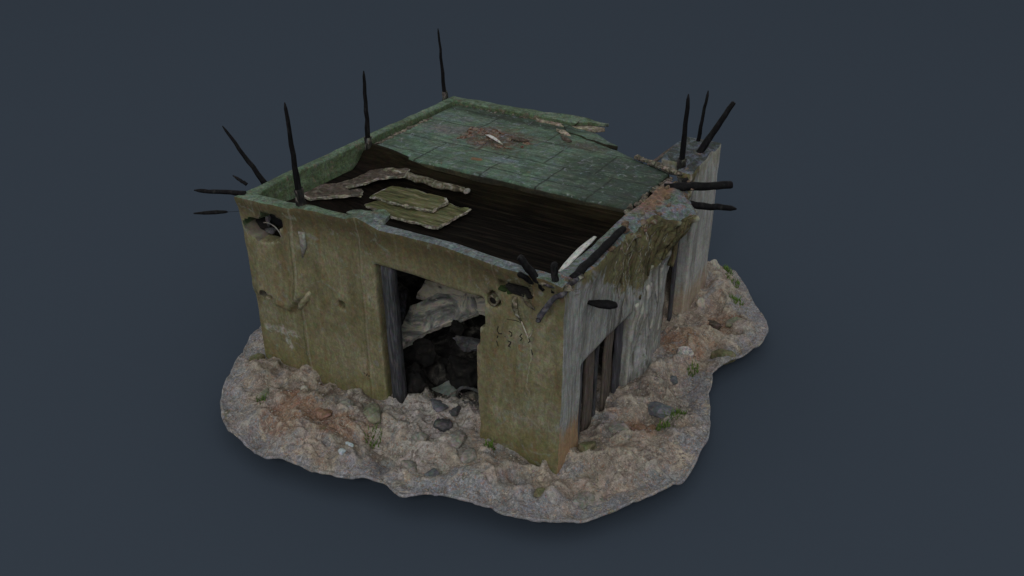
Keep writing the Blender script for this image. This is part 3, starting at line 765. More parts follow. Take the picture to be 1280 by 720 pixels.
for nm, sel, mt, lab in (('wall', front, 'front', 'olive stained front wall with doorway and white paint cross'), ('wall', side, 'side', 'grey board marked side wall with moss hanging from its top'),
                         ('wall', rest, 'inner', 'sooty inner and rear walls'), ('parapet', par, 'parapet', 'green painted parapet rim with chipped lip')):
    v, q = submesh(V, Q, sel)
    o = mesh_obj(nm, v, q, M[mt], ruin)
    o['label'] = lab
SB = BVHTree.FromPolygons([Vector(v) for v in V], [tuple(int(i) for i in f) for f in Q])
def wall_y(x, z):
    h = SB.ray_cast(Vector((x, -2, z)), Vector((0, 1, 0)))
    return h[0].y if h[0] and h[0].y < .3 else 0.0
def roof_top(x, y, z=6):
    h = SB.ray_cast(Vector((x, y, z)), Vector((0, 0, -1)))
    return h[0].z if h[0] else 3.0

# ---- raised green roof slab with a torn far right corner
def poly_mask(px, py, poly):
    ins = np.zeros(px.shape, bool)
    n = len(poly)
    for i in range(n):
        (x1, y1), (x2, y2) = poly[i], poly[(i + 1) % n]
        c = ((y1 > py) != (y2 > py)) & (px < (x2 - x1) * (py - y1) / (y2 - y1 + 1e-12) + x1)
        ins ^= c
    return ins
RP = [(-5.75, 2.95), (-.42, 2.95), (-.40, 4.70), (-.75, 4.88), (-1.15, 5.0), (-1.55, 5.18), (-2.0, 5.36), (-2.45, 5.62), (-2.75, 6.1), (-5.75, 6.1)]
xs2 = np.arange(-5.75, -.3, .05); ys2 = np.arange(2.93, 6.2, .05); zs2 = np.array([2.28, 2.36, 2.43, 2.50, 2.57, 2.64, 2.70, 2.77, 2.84, 2.90])
gx, gy, gzz = np.meshgrid((xs2[1:] + xs2[:-1]) / 2, (ys2[1:] + ys2[:-1]) / 2, (zs2[1:] + zs2[:-1]) / 2, indexing='ij')
s2 = poly_mask(gx, gy, RP) & ((gzz > 2.7) | (gy < 3.2))
V2, Q2 = lattice(xs2, ys2, zs2, s2)
V2 = relax(V2, Q2, 2, .5)
V2[:, 2] += .022 * fbm(V2, 1.1, 3, 71) + .008 * vn(V2, 6, 72) + .05 * np.exp(-(((V2[:, 0] + 4.0) / .6) ** 2 + ((V2[:, 1] - 4.6) / .35) ** 2)) * (V2[:, 2] > 2.8)
V2[:, 1] += .025 * fbm(V2, 1.5, 3, 73) * (V2[:, 1] < 3.1)
for cxx in (-3.98, -4.95): V2[:, 2] -= 0
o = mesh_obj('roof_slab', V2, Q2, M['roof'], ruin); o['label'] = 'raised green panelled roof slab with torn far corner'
RB = BVHTree.FromPolygons([Vector(v) for v in V2], [tuple(int(i) for i in f) for f in Q2])
def slab_top(x, y):
    h = RB.ray_cast(Vector((x, y, 6)), Vector((0, 0, -1)))
    return h[0].z if h[0] else 2.92

# torn tongues of roof edge sticking out past the missing corner
def tongue(pts, z, th, mat, name, lab):
    """irregular pointed slab piece from an outline, real thickness, subdivided and roughened"""
    bm = bmesh.new()
    vs = [bm.verts.new((x, y, zz + z)) for x, y, zz in pts]
    f = bm.faces.new(vs)
    r = bmesh.ops.extrude_face_region(bm, geom=[f])
    for v in r['geom']:
        if isinstance(v, bmesh.types.BMVert): v.co.z -= th
    bmesh.ops.triangulate(bm, faces=bm.faces[:])
    bmesh.ops.subdivide_edges(bm, edges=bm.edges[:], cuts=3, use_grid_fill=True)
    for v in bm.verts:
        p = v.co * 5
        v.co += Vector((mnoise.noise(p), mnoise.noise(p + Vector((9, 1, 2))), mnoise.noise(p + Vector((3, 7, 5))))) * .03
    bmesh.ops.recalc_face_normals(bm, faces=bm.faces[:])
    Vv = [v.co.copy() for v in bm.verts]; Ff = [tuple(q.index for q in f.verts) for f in bm.faces]
    bm.verts.index_update()
    Ff = [tuple(q.index for q in f.verts) for f in bm.faces]
    bm.free()
    o = mesh_obj(name, Vv, Ff, mat, ruin)
    o['label'] = lab
    return o
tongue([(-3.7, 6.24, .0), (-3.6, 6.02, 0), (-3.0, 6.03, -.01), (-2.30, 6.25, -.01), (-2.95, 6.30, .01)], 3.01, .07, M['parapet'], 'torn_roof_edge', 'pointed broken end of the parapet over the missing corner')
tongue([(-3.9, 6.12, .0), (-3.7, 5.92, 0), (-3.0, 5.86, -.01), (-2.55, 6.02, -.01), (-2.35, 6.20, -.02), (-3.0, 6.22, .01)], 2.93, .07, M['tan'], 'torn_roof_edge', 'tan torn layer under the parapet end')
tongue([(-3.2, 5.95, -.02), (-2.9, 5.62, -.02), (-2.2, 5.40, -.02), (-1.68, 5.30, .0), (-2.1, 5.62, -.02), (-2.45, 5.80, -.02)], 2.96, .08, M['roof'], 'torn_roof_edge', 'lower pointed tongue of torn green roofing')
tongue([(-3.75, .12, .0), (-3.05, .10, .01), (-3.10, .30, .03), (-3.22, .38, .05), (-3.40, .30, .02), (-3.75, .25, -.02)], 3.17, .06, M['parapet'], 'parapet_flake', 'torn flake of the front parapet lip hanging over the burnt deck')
# crumbling mortar edge between slab and far pier
v, f = merge(*[rock_mesh((.22, .10, .08), 200 + i, 3) for i in range(0)]) if False else ([], [])
parts = []
for i in range(13):
    t = i / 12
    p = Vector((-1.15, 5.02, 2.93)).lerp(Vector((-.22, 4.62, 2.96)), t)
    rv, rf = rock_mesh((random.uniform(.05, .12), random.uniform(.05, .09), random.uniform(.035, .06)), 300 + i, 3, .35, 4)
    parts.append(([Vector(q) + p for q in rv], rf))
v, f = merge(*parts)
o = mesh_obj('mortar_edge', v, f, M['mortar'], ruin); o['label'] = 'crumbling tan mortar between roof slab and far pier'
parts = []
for i in range(16):
    t = i / 15
    p = Vector((-.42, 2.9, 2.88)).lerp(Vector((-.25, 4.5, 2.93)), t)
    rv, rf = rock_mesh((random.uniform(.03, .09), random.uniform(.04, .12), random.uniform(.02, .06)), 330 + i, 3, .4, 8)
    p = p + Vector((random.uniform(-.05, .05), random.uniform(-.05, .05), random.uniform(-.03, .01)))
    parts.append(([Vector(q) + p for q in rv], rf))
v, f = merge(*parts)
o = mesh_obj('mortar_edge', v, f, M['mortar'], ruin); o['label'] = 'dark crumbling mortar along the side wall'
parts = []
for i in range(30):
    t = i / 29
    p = Vector((-5.68, 3.05, 2.90)).lerp(Vector((-5.66, 6.0, 2.90)), t) if i < 20 else Vector((-5.5 + (i - 20) * .19 + random.uniform(-.05, .05), 6.02, 2.90))
    rv, rf = rock_mesh((random.uniform(.03, .07), random.uniform(.04, .10), random.uniform(.02, .045)), 360 + i, 3, .35, 4)
    parts.append(([Vector(q) + p for q in rv], rf))
v, f = merge(*parts)
o = mesh_obj('mortar_edge', v, f, M['mortar'], ruin); o['label'] = 'crumbs of mortar along the foot of the green parapet'
# tilted rusty sheet beside the far pier
v, f = tube(subdiv_path((-1.12, 5.4, 2.62), (-.70, 5.75, 3.03), 5, .01, 3), [.06, .065, .06, .055, .05, .05], 6, .25, 4, squash=.4)
o = mesh_obj('brace', v, f, M['rust'], ruin); o['label'] = 'rusty slanting brace against the far pier'

# ---- sunken burnt deck of the front half
xs3 = np.arange(-5.66, -.26, .06); ys3 = np.arange(.2, 3.05, .06); zs3 = np.array([2.34, 2.40, 2.46])
s3 = np.ones((len(xs3) - 1, len(ys3) - 1, 2), bool)
V3, Q3 = lattice(xs3, ys3, zs3, s3)
V3[:, 2] += .03 * fbm(V3, 1.0, 3, 81) + .02 * vn(V3 * np.array([.3, 3, 1]), 2.2, 82) + .20 * sst(-4.2, -5.6, V3[:, 0]) + .34 * sst(2.45, 2.98, V3[:, 1]) ** 1.3
o = mesh_obj('roof_deck', V3, Q3, M['deck'], ruin); o['label'] = 'burnt black sunken roof deck'
DB = BVHTree.FromPolygons([Vector(q) for q in V3], [tuple(int(i) for i in g) for g in Q3])
def deck_top(x, y):
    h = DB.ray_cast(Vector((x, y, 6)), Vector((0, 0, -1)))
    return h[0].z if h[0] else 2.46

# white strip standing in for light showing in the gap by the side parapet
pth = [(-.27, .40, 2.975), (-.29, .62, 2.98), (-.31, .9, 2.985), (-.325, 1.15, 2.985), (-.33, 1.4, 2.985), (-.33, 1.6, 2.985)]
v, f = tube(pth, [.03, .045, .052, .052, .045, .028], 10, .06, 5, squash=.3)
o = mesh_obj('bright_gap_strip', v, f, M['white_strip'], ruin); o['label'] = 'white strip standing for the bright gap at the inner edge of the side parapet'

# ---- door post, side posts
def bar(p0, p1, wx, wy, mat, name, seed=0, seg=10, wob=.006):
    """a roughened rectangular post"""
    p0, p1 = Vector(p0), Vector(p1)
    V, F = [], []
    rr = random.Random(seed)
    c = [(-1, -1), (-.8, -1), (.8, -1), (1, -1), (1, -.8), (1, .8), (1, 1), (.8, 1), (-.8, 1), (-1, 1), (-1, .8), (-1, -.8)]
    for i in range(seg + 1):
        q = p0.lerp(p1, i / seg)
        ox, oy = rr.uniform(-wob, wob), rr.uniform(-wob, wob)
        for a, b in c:
            k = .9 if abs(a) == 1 and abs(b) == 1 else 1
            V.append(q + Vector((a * k * wx / 2 + ox + rr.uniform(-wob, wob) * .5, b * k * wy / 2 + oy, 0)))
    n = len(c)
    for i in range(seg):
        for k in range(n):
            k2 = (k + 1) % n
            F.append((i * n + k, i * n + k2, (i + 1) * n + k2, (i + 1) * n + k))
    F.append(tuple(range(n))[::-1]); F.append(tuple(seg * n + k for k in range(n)))
    return mesh_obj(name, V, F, mat, ruin)
o = bar((-3.0, .12, -.05), (-3.03, .12, 2.46), .20, .16, M['post'], 'door_post', 1); o['label'] = 'grey timber post on the left of the doorway'
for (y, w, wx, mt, sd) in ((.80, .10, .10, 'darkpost', 2), (1.17, .30, .05, 'rust', 3), (1.43, .05, .05, 'post', 4), (1.85, .26, .06, 'rust', 5), (2.25, .22, .06, 'darkpost', 6)):
    o = bar((-.13, y, -.25), (-.12, y, 1.40), wx, w, M[mt], 'post', sd)
    o['label'] = {'darkpost': 'blue grey steel post in the side opening', 'rust': 'wide brown plate post in the side opening', 'post': 'thin pale post in the side opening'}[mt]
o = bar((-.2, 4.35, -.2), (-.2, 4.35, 1.95), .06, .14, M['rust'], 'post', 8); o['label'] = 'brown plate post in the far side opening'
o = bar((-.2, 4.85, -.2), (-.2, 4.85, 1.95), .06, .10, M['darkpost'], 'post', 9); o['label'] = 'dark steel post in the far side opening'

# ---- broken conduit ledge on the front wall
v1 = tube(subdiv_path((-5.02, .02, 1.26), (-4.72, -.01, 1.66), 6, .008, 1), [.06, .08, .09, .09, .08, .06, .04], 10, .08, 2, squash=.8)
v2 = tube(subdiv_path((-4.88, .0, 1.22), (-4.60, .01, 1.60), 6, .008, 5), [.05, .08, .085, .085, .08, .06, .04], 10, .08, 7, squash=.8)
v, f = merge(v1, v2)
o = mesh_obj('conduit', v, f, M['front'], ruin); o['label'] = 'broken olive conduit stub halfway up the front wall'
# bits inside the torn recess
parts = []
for (p, s, sd) in (((-5.70, .26, 2.46), (.10, .10, .10), 1), ((-5.50, .20, 2.40), (.12, .10, .05), 2), ((-5.20, .24, 2.46), (.11, .10, .11), 3), ((-5.50, .16, 2.60), (.045, .06, .12), 4)):
    rv, rf = rock_mesh(s, 400 + sd, 3, .3)
    parts.append(([Vector(q) + Vector(p) for q in rv], rf))
rv, rf = rock_mesh((.17, .10, .13), 440, 3, .25)  # black lump added to shade the left of the recess
mesh_obj('recess_shade_lump', [Vector(q) + Vector((-5.66, .24, 2.50)) for q in rv], rf, M['void_black'], ruin)
v, f = merge(*parts)
o = mesh_obj('broken_core', v, f, M['darkstone'], ruin); o['label'] = 'loose broken concrete inside the torn recess'
arc = [(-5.36 + .26 * math.cos(a) + .0, .02, 2.42 + .22 * math.sin(a)) for a in np.linspace(.0, 2.0, 9)]
v, f = tube(arc, [.009] * 9, 6, .2)
o = mesh_obj('wire', v, f, M['stone'], ruin); o['label'] = 'pale curved wire in the torn recess'
v, f = tube([(-4.62, wall_y(-4.62, 2.66) - .0, 2.68), (-4.60, wall_y(-4.6, 2.45) - .01, 2.45), (-4.66, wall_y(-4.66, 2.2), 2.22)], [.07, .07, .01], 8, .1, squash=.5, up=(0, 1, 0))
o = mesh_obj('patch', v, f, M['stone'], ruin); o['label'] = 'grey mortar patch below the parapet'

# pipe mouth, flap and bent bar on the pier
y0 = wall_y(-1.13, 2.46)
v, f = tube([(-1.12, y0 + .16, 2.46), (-1.12, y0 + .005, 2.455)], [.085, .082], 18, .03, hollow=.17)
o = mesh_obj('pipe', v, f, M['log'], ruin); o['label'] = 'small pipe mouth in the pier beside the doorway'
v, f = tube([(-1.12, y0 + .30, 2.46), (-1.12, y0 + .035, 2.457)], [.07, .07], 16, .02)  # black plug in place of the shade inside the pipe
mesh_obj('bore_shade_plug', v, f, M['void_black'], o)
parts = []
for i, (x, z, sx, sz) in enumerate(((-.95, 2.67, .10, .045), (-.86, 2.665, .06, .03))):
    rv, rf = rock_mesh((sx, .07, sz), 420 + i, 3, .4)
    parts.append(([Vector(q) + Vector((x, .07, z)) for q in rv], rf))
v, f = merge(*parts)
o = mesh_obj('moss', v, f, M['mossy'], ruin); o['label'] = 'dark green moss in the slit of the pier'
f1 = tube([(-.74, -.03, 2.66), (-.73, -.045, 2.50), (-.70, -.035, 2.38), (-.64, -.01, 2.27)], [.04, .045, .03, .012], 8, .1, 3, squash=.22, up=(0, 1, 0))
f2 = tube([(-.62, -.02, 2.72), (-.52, -.05, 2.62), (-.42, -.03, 2.54)], [.045, .045, .012], 8, .1, 4, squash=.22, up=(0, 1, 0))
f3 = tube([(-.64, -.01, 2.28), (-.58, -.015, 2.16), (-.53, -.01, 2.04), (-.49, -.015, 2.1), (-.46, -.01, 2.2)], [.008, .011, .011, .009, .006], 6, .2, 5)
rv, rf = rock_mesh((.24, .12, .075), 431, 4, .4, 6)  # black filler that makes the slit read as a dark opening
o = mesh_obj('slit_shade_fill', [Vector(q) + Vector((-.70, .085, 2.705)) for q in rv], rf, M['void_black'], ruin); o['label'] = 'black lump filling in the shade inside the slit of the pier'
v, f = merge(f1, f2)
o = mesh_obj('flap', v, f, M['log'], ruin); o['label'] = 'torn hanging strips below the slit'
v, f = f3
o = mesh_obj('wire', v, f, M['palestone'], ruin); o['label'] = 'pale frayed wire hanging down the pier'

# ---- black marks on the front wall
def strokes(lines, w, mat, lab):
    P = []
    for ln in lines:
        pts = []
        for a, b in zip(ln[:-1], ln[1:]):
            for t in np.linspace(0, 1, 5)[:-1]: pts.append((a[0] + (b[0] - a[0]) * t, a[1] + (b[1] - a[1]) * t))
        pts.append(ln[-1])
        pp = [(x, wall_y(x, z) - .002, z) for x, z in pts]
        P.append(tube(pp, [w * random.uniform(.7, 1.15) for _ in pp], 6, .1, 1, squash=.3, up=(0, 1, 0)))
    v, f = merge(*P)
    o = mesh_obj('painted_writing', v, f, mat, ruin)
    o['label'] = lab
G1 = [[(-1.023, 2.076), (-1.044, 2.004), (-1.014, 1.952), (-0.963, 1.969)], [(-1.031, 1.916), (-1.046, 1.87)], [(-1.057, 1.815), (-1.033, 1.74)], [(-0.852, 2.049), (-0.802, 2.041), (-0.796, 1.992), (-0.822, 1.974)],
      [(-0.917, 1.939), (-0.913, 1.932)], [(-0.869, 1.877), (-0.816, 1.873), (-0.837, 1.826), (-0.863, 1.786), (-0.822, 1.785)], [(-0.634, 2.075), (-0.669, 2.023), (-0.629, 2.006), (-0.653, 1.958)],
      [(-0.525, 2.03), (-0.505, 1.996), (-0.53, 1.963)], [(-0.484, 1.861), (-0.463, 1.776)]]
strokes(G1, .009, M['ink'], 'faint black painted characters on the pier')
strokes([[(-0.682, 1.877), (-0.688, 1.813), (-0.652, 1.774), (-0.612, 1.777)]], .014, M['ochre'], 'ochre painted curl among the characters')
strokes([[(-0.882, 2.241), (-0.75, 2.25), (-0.625, 2.234)]], .006, M['ink'], 'thin dark line above the characters')
strokes([[(-3.607, .378), (-3.589, .351)], [(-3.537, .383), (-3.563, .327)], [(-3.519, .356), (-3.499, .35), (-3.518, .323)]], .009, M['ink'], 'small black painted mark low beside the doorway')

# ---- iron rods
RODS = [  # root, tip, root radius, tip radius, label
    ((-5.98, .66, 2.93), (-6.53, .48, 3.84), .060, .026, 'black rod leaning out from the near left corner'),
    ((-4.65, .09, 3.0), (-4.69, .06, 4.63), .066, .028, 'upright rod on the front parapet near the left corner'),
    ((-5.62, 2.92, 2.85), (-5.60, 2.94, 4.28), .062, .03, 'upright rod halfway along the left parapet'),
    ((-6.02, 6.02, 2.85), (-6.11, 5.98, 4.36), .055, .026, 'upright rod at the far left corner'),
    ((-5.85, .08, 3.02), (-6.50, -.27, 3.06), .055, .036, 'level rod pointing left from the near left corner'),
    ((-6.14, .40, 3.0), (-6.30, .36, 3.09), .035, .03, 'short stub at the near left corner'),
    ((-.26, 4.85, 2.85), (-.26, 4.85, 4.19), .072, .038, 'upright rod in front of the far pier'),
    ((-.44, 6.10, 2.85), (-.37, 6.18, 3.89), .05, .032, 'upright rod at the back of the far pier'),
    ((-.26, 5.57, 2.92), (.22, 5.86, 3.93), .085, .052, 'thick rod leaning out from the far pier'),
    ((-.15, 3.80, 3.0), (.79, 4.36, 3.05), .082, .066, 'thick blunt level rod on the side wall top'),
    ((-.10, 4.02, 2.66), (.80, 4.50, 2.58), .074, .05, 'pointed level rod below the blunt one'),
    ((-.33, .06, 2.86), (-.61, -.10, 3.32), .068, .064, 'short leaning stub at the near right corner'),
    ((-.17, .06, 2.86), (-.18, .05, 3.27), .062, .056, 'short upright stub at the near right corner'),
    ((-.45, .05, 2.90), (-.58, -.16, 3.10), .05, .05, 'stubby black end leaning over the front lip at the near right corner'),
    ((-.03, .28, 2.98), (.02, 1.80, 3.12), .072, .058, 'long black bar lying along the side parapet'),
]
for i, (a, b, ra, rb, lab) in enumerate(RODS):
    n = 9
    pth = subdiv_path(a, b, n, .008, 60 + i)
    L = (Vector(b) - Vector(a)).length
    rad = [ra + (rb - ra) * (k / n) for k in range(n + 1)]
    sharp = rb < .04 or i == 10
    pth.append(Vector(b) + (Vector(b) - Vector(a)).normalized() * (.09 if sharp else .02))
    rad.append(rb * (.35 if sharp else .75))
    sq = .8 if i < 9 or i > 10 else .95
    ra *= 1.22; rb *= 1.22
    v, f = tube(pth, rad, 9 if i != 14 else 7, .10, 80 + i, squash=sq)
    o = mesh_obj('iron_rod', v, f, M['rod'], ruin)
    o['label'] = lab
    if i in (1, 2, 3, 6):
        h = .36 if i == 1 else .24
        c0 = Vector((a[0], a[1], 2.9 if i != 1 else 3.0)); c1 = c0 + (Vector(b) - Vector(a)).normalized() * h
        v, f = tube(subdiv_path(c0, c1, 4, .006, i), [ra * 1.15, ra * 1.1, ra * 1.07, ra * 1.04, ra * .98], 9, .12, i, squash=sq)
        q = mesh_obj('crust', v, f, M['sleeve'], o)
# detached looking rod that a thin tie holds to the wall
v, f = tube([(-5.80, .12, 2.72), (-6.12, -.09, 2.70), (-6.16, -.11, 2.70), (-6.30, -.20, 2.695), (-6.45, -.29, 2.688), (-6.60, -.39, 2.68)], [.004, .004, .03, .046, .04, .016], 8, .1, 3, squash=.7)
o = mesh_obj('iron_rod', v, f, M['rod'], ruin); o['label'] = 'level rod held off the near left corner'
# bent bar drooping over the pier
v, f = tube(*smooth([(-.02, .10, 2.93), (-.01, -.02, 2.90), (-.09, -.10, 2.86), (-.16, -.17, 2.74), (-.23, -.22, 2.60), (-.25, -.24, 2.52)], [.05, .045, .045, .05, .055, .045]), 10, .03, 6, squash=.75)
o = mesh_obj('iron_rod', v, f, M['purple'], ruin); o['label'] = 'bent slate grey bar drooping over the front pier'
v, f = tube(*smooth([(-.40, .02, 2.98), (-.22, .0, 2.97), (-.05, .06, 2.96), (.02, .22, 2.98), (.02, .42, 3.0)], [.03, .04, .045, .045, .03]), 9, .06, 8, squash=.7)
o = mesh_obj('iron_band', v, f, M['purple'], ruin); o['label'] = 'crumpled iron band round the near right corner'
parts = []
for i in range(12):
    p = Vector((random.uniform(-.42, .04), random.uniform(.0, .12), 2.97)) if i < 7 else Vector((random.uniform(-.16, .05), random.uniform(.1, .6), 2.98))
    rv, rf = rock_mesh((random.uniform(.04, .09), random.uniform(.04, .08), random.uniform(.03, .05)), 460 + i, 3, .35, 8)
    parts.append(([Vector(q) + p for q in rv], rf))
v, f = merge(*parts)
o = mesh_obj('broken_corner', v, f, M['mortar'], ruin); o['label'] = 'crumbled concrete round the bars at the near right corner'
# pointed hollow spout on the side wall
v, f = tube(*smooth([(-.06, .72, 2.43), (.05, .74, 2.41), (.15, .80, 2.39), (.26, .90, 2.36), (.33, .98, 2.34)], [.015, .05, .085, .095, .06]), 16, .02, 2, squash=.62)
o = mesh_obj('stub', v, f, M['rod'], ruin); o['label'] = 'black pointed stub jutting from the side wall'
# black panel standing in for the dark slot behind the level rods
v, f = tube([(-.02, 4.45, 2.45), (-.02, 4.42, 2.95)], [.13, .12], 6, .05, 3, squash=.4)
o = mesh_obj('plate', v, f, M['rod'], ruin); o['label'] = 'black panel standing for the dark slot in the broken notch of the side wall'
# melted looking lime curtains running down the side wall
RT = []
for i in range(13):
    y = 2.48 + 1.62 * (i + .7 * random.random()) / 13
    y += .2 * (abs(y - 3.62) < .1); zt = random.uniform(1.5, 2.1); L = random.uniform(.7, 1.7)
    pp, rr = [], []
    r0 = random.uniform(.045, .085)
    for k in range(12):
        z = zt - L * k / 11; yy = y + .04 * math.sin(k * .6 + i * 2)
        h = SB.ray_cast(Vector((2, yy, z)), Vector((-1, 0, 0)))
        xx = h[0].x if h[0] and h[0].x > -.25 else (pp[-1][0] if pp else .03)
        pp.append((xx, yy, z)); rr.append(r0 * (.35 + .65 * math.sin(math.pi * min(1, (k + 1.5) / 9)) ** .7 if k < 9 else .5))
    if y < 3.8: RT.append(tube(*smooth(pp, rr, 2), 10, .08, i, squash=.6, up=(1, 0, 0)))
v, f = merge(*RT)
o = mesh_obj('lime_curtain', v, f, M['side'], ruin); o['label'] = 'pale lime drips running down the side wall'; o['kind'] = 'stuff'
RT = []
for i in range(15):
    y = 1.7 + 2.3 * (i + .8 * random.random()) / 15
    h = SB.ray_cast(Vector((2, y, 2.72)), Vector((-1, 0, 0)))
    if not h[0] or h[0].x < -.2: continue
    L = random.uniform(.5, 1.25); r0 = random.uniform(.035, .07); pp, rr = [], []
    for k in range(9):
        z = 2.80 - L * k / 8; yy = y + .05 * math.sin(k * .7 + i * 2)
        q = SB.ray_cast(Vector((2, yy, z)), Vector((-1, 0, 0)))
        xx = q[0].x if q[0] and q[0].x > -.25 else (pp[-1][0] if pp else h[0].x)
        if pp: xx = .6 * pp[-1][0] + .4 * xx
        pp.append((xx - .01, yy, z)); rr.append(r0 * (.5 + .5 * math.sin(math.pi * (k + 1) / 10)))
    RT.append(tube(*smooth(pp, rr, 2), 9, .14, i, squash=.7, up=(1, 0, 0)))
v, f = merge(*RT)
o = mesh_obj('hanging_growth', v, f, M['growth'], ruin); o['label'] = 'dark brown and olive growth hanging down from the side wall top'; o['kind'] = 'stuff'
parts = []
for i in range(44):
    y = random.uniform(1.3, 4.25); x = random.uniform(-.12, .26)
    zt_ = roof_top(x, y)
    if zt_ < 2.6: continue
    q = random.uniform(.02, .06)
    rv, rf = rock_mesh((q, q * random.uniform(.8, 1.8), q * .7), 480 + i, 2, .4, 8)
    parts.append(([Vector(w_) + Vector((x, y, zt_ + q * .1)) for w_ in rv], rf))
v, f = merge(*parts)
o = mesh_obj('crumbs', v, f, M['rubblecrumb'], ruin); o['label'] = 'brown crumbs of broken concrete on top of the side wall'; o['kind'] = 'stuff'
# roots and creepers hanging from the side wall crown
RT = []
for i in range(46):
    y = 1.5 + 2.8 * random.random(); zt = random.uniform(2.3, 2.98); L = random.uniform(.2, .9)
    pp = []
    dy = random.uniform(-.05, .05)
    for k in range(8):
        z = zt - L * k / 7; yy = y + .05 * math.sin(k * 1.1 + i) + dy * k
        h = SB.ray_cast(Vector((2, yy, z)), Vector((-1, 0, 0)))
        xx = h[0].x if h[0] and h[0].x > -.3 else (pp[-1][0] if pp else 0)
        pp.append((xx + .004, yy, z))
    q = random.uniform(.004, .010)
    RT.append(tube(pp, [q * (1 - .09 * k) for k in range(8)], 5, .25, i))
v, f = merge(*RT)
o = mesh_obj('roots', v, f, M['plankend'], ruin); o['label'] = 'dry pale roots hanging down the side wall'; o['kind'] = 'stuff'

# ------------------------------------------------------------------ loose things on the roof
def slab_piece(name, outline, z, th, mat, label, cat, group=None, edge=None, tilt=(0, 0), seed=0):
    bm = bmesh.new()
    c = Vector((sum(p[0] for p in outline) / len(outline), sum(p[1] for p in outline) / len(outline), 0))
    # dense outline
    pts = []
    for i in range(len(outline)):
        a, b = Vector((*outline[i], 0)), Vector((*outline[(i + 1) % len(outline)], 0))
        n = max(2, int((b - a).length / .05))
        for k in range(n): pts.append(a.lerp(b, k / n))
    layers = []
    N = len(pts)
    for lay, (zz, s) in enumerate(((0, .97), (th * .25, 1.0), (th * .75, 1.0), (th, .975))):
        L = []
        for p in pts:
            q = c + (p - c) * s
            nn = Vector((mnoise.noise(q * 9 + Vector((seed, 0, lay * 2.3))), mnoise.noise(q * 9 + Vector((0, seed, lay * 2.3))), mnoise.noise(q * 5 + Vector((3, seed, lay * .3)))))
            L.append(bm.verts.new(Vector((q.x - c.x, q.y - c.y, zz + (q.x - c.x) * tilt[0] + (q.y - c.y) * tilt[1])) + nn * Vector((.035, .035, .02))))
        layers.append(L)
    side = []
    for a, b in zip(layers[:-1], layers[1:]):
        for k in range(N):
            side.append(bm.faces.new((a[k], a[(k + 1) % N], b[(k + 1) % N], b[k])))
    top = bm.faces.new(layers[-1]); bot = bm.faces.new(layers[0][::-1])
    for q in side: q.material_index = 1
    bmesh.ops.triangulate(bm, faces=[top, bot])
    me = bpy.data.meshes.new(name); bm.to_mesh(me); bm.free()
    me.materials.append(mat); me.materials.append(edge or mat)
    o = bpy.data.objects.new(name, me); o.location = (c.x, c.y, z)
    COL.objects.link(o)
    tag(o, label, cat, group)
    return o
GP = 'mossy planks lying on the burnt roof deck'
slab_piece('plank', [(-4.66, 1.56), (-3.95, 1.42), (-3.06, 1.46), (-3.02, 1.9), (-2.96, 2.30), (-3.6, 2.30), (-4.5, 2.15)], 2.49, .05, M['plank'], 'lower of two mossy green planks, nearest the front of the burnt deck', 'plank', GP, M['plankend'], (.0, .03), 1)
slab_piece('plank', [(-4.74, 1.80), (-4.2, 1.76), (-3.42, 1.84), (-3.38, 2.20), (-3.5, 2.34), (-4.2, 2.36), (-4.62, 2.30)], 2.565, .05, M['plank'], 'upper of two mossy green planks, lying beside the rotten log', 'plank', GP, M['plankend'], (.0, .04), 2)
pth = subdiv_path((-5.05, 2.72, 2.70), (-3.22, 2.68, 2.68), 14, .012, 5)
v, f = tube(pth, [.04, .09, .10, .10, .105, .095, .095, .09, .09, .085, .085, .08, .08, .07, .04], 12, .2, 9, squash=.6)
o = mesh_obj('log', [q - Vector((-4.1, 2.7, 2.6)) for q in v], f, M['log']); o.location = (-4.1, 2.62, 2.62)
v, f = rock_mesh((.055, .075, .05), 79, 3, .2, 3)
q = mesh_obj('log_end', v, f, M['stone'], o); q.location = (.86, -.02, .085)
tag(o, 'rotten grey log with a pale end on the burnt roof deck, behind the planks', 'log')
slab_piece('rotten_felt', [(-5.5, 1.75), (-5.3, 2.15), (-5.28, 2.55), (-5.0, 2.88), (-4.6, 2.80), (-4.48, 2.52), (-4.85, 2.30), (-5.0, 1.95), (-5.3, 1.62)], 2.665, .05, M['brownrot'], 'crumpled brown rotten felt at the left end of the log', 'roofing felt', None, M['plankend'], (.10, .02), 5)
slab_piece('rotten_felt', [(-5.6, 1.05), (-5.55, 1.6), (-5.3, 1.72), (-5.0, 1.62), (-4.85, 1.78), (-4.72, 1.6), (-5.1, 1.30), (-5.35, 1.0)], 2.66, .05, M['brownrot'], 'thin brown strip of rotten felt beside the left parapet', 'roofing felt', None, M['plankend'], (-.04, .03), 8)
# rusty heap with pale curved strip
parts = []
for i in range(60):
    a, r = random.uniform(0, 6.28), random.random() ** .7
    x, y = -4.0 + r * .85 * math.cos(a), 4.55 + r * .38 * math.sin(a)
    rv, rf = rock_mesh((random.uniform(.03, .11), random.uniform(.03, .07), random.uniform(.015, .05)), 500 + i, 2, .45, 4)
    parts.append(([Vector(q) + Vector((x + 4, y - 4.55, slab_top(x, y) - 2.9)) for q in rv], rf))
v, f = merge(*parts)
o = mesh_obj('rust_heap', v, f, M['rustdirt']); o.location = (-4.0, 4.55, 2.9)
tag(o, 'low heap of rusty scraps in the middle of the green roof', 'debris')
zz = slab_top(-3.9, 4.4)
v, f = tube([(-.26, .12, .05), (-.12, .0, .10), (.02, -.08, .11), (.16, -.12, .08), (.26, -.12, .03)], [.012, .035, .045, .035, .01], 8, .05, 2, squash=.35)
o = mesh_obj('curved_strip', v, f, M['white_strip']); o.location = (-3.82, 4.42, zz)
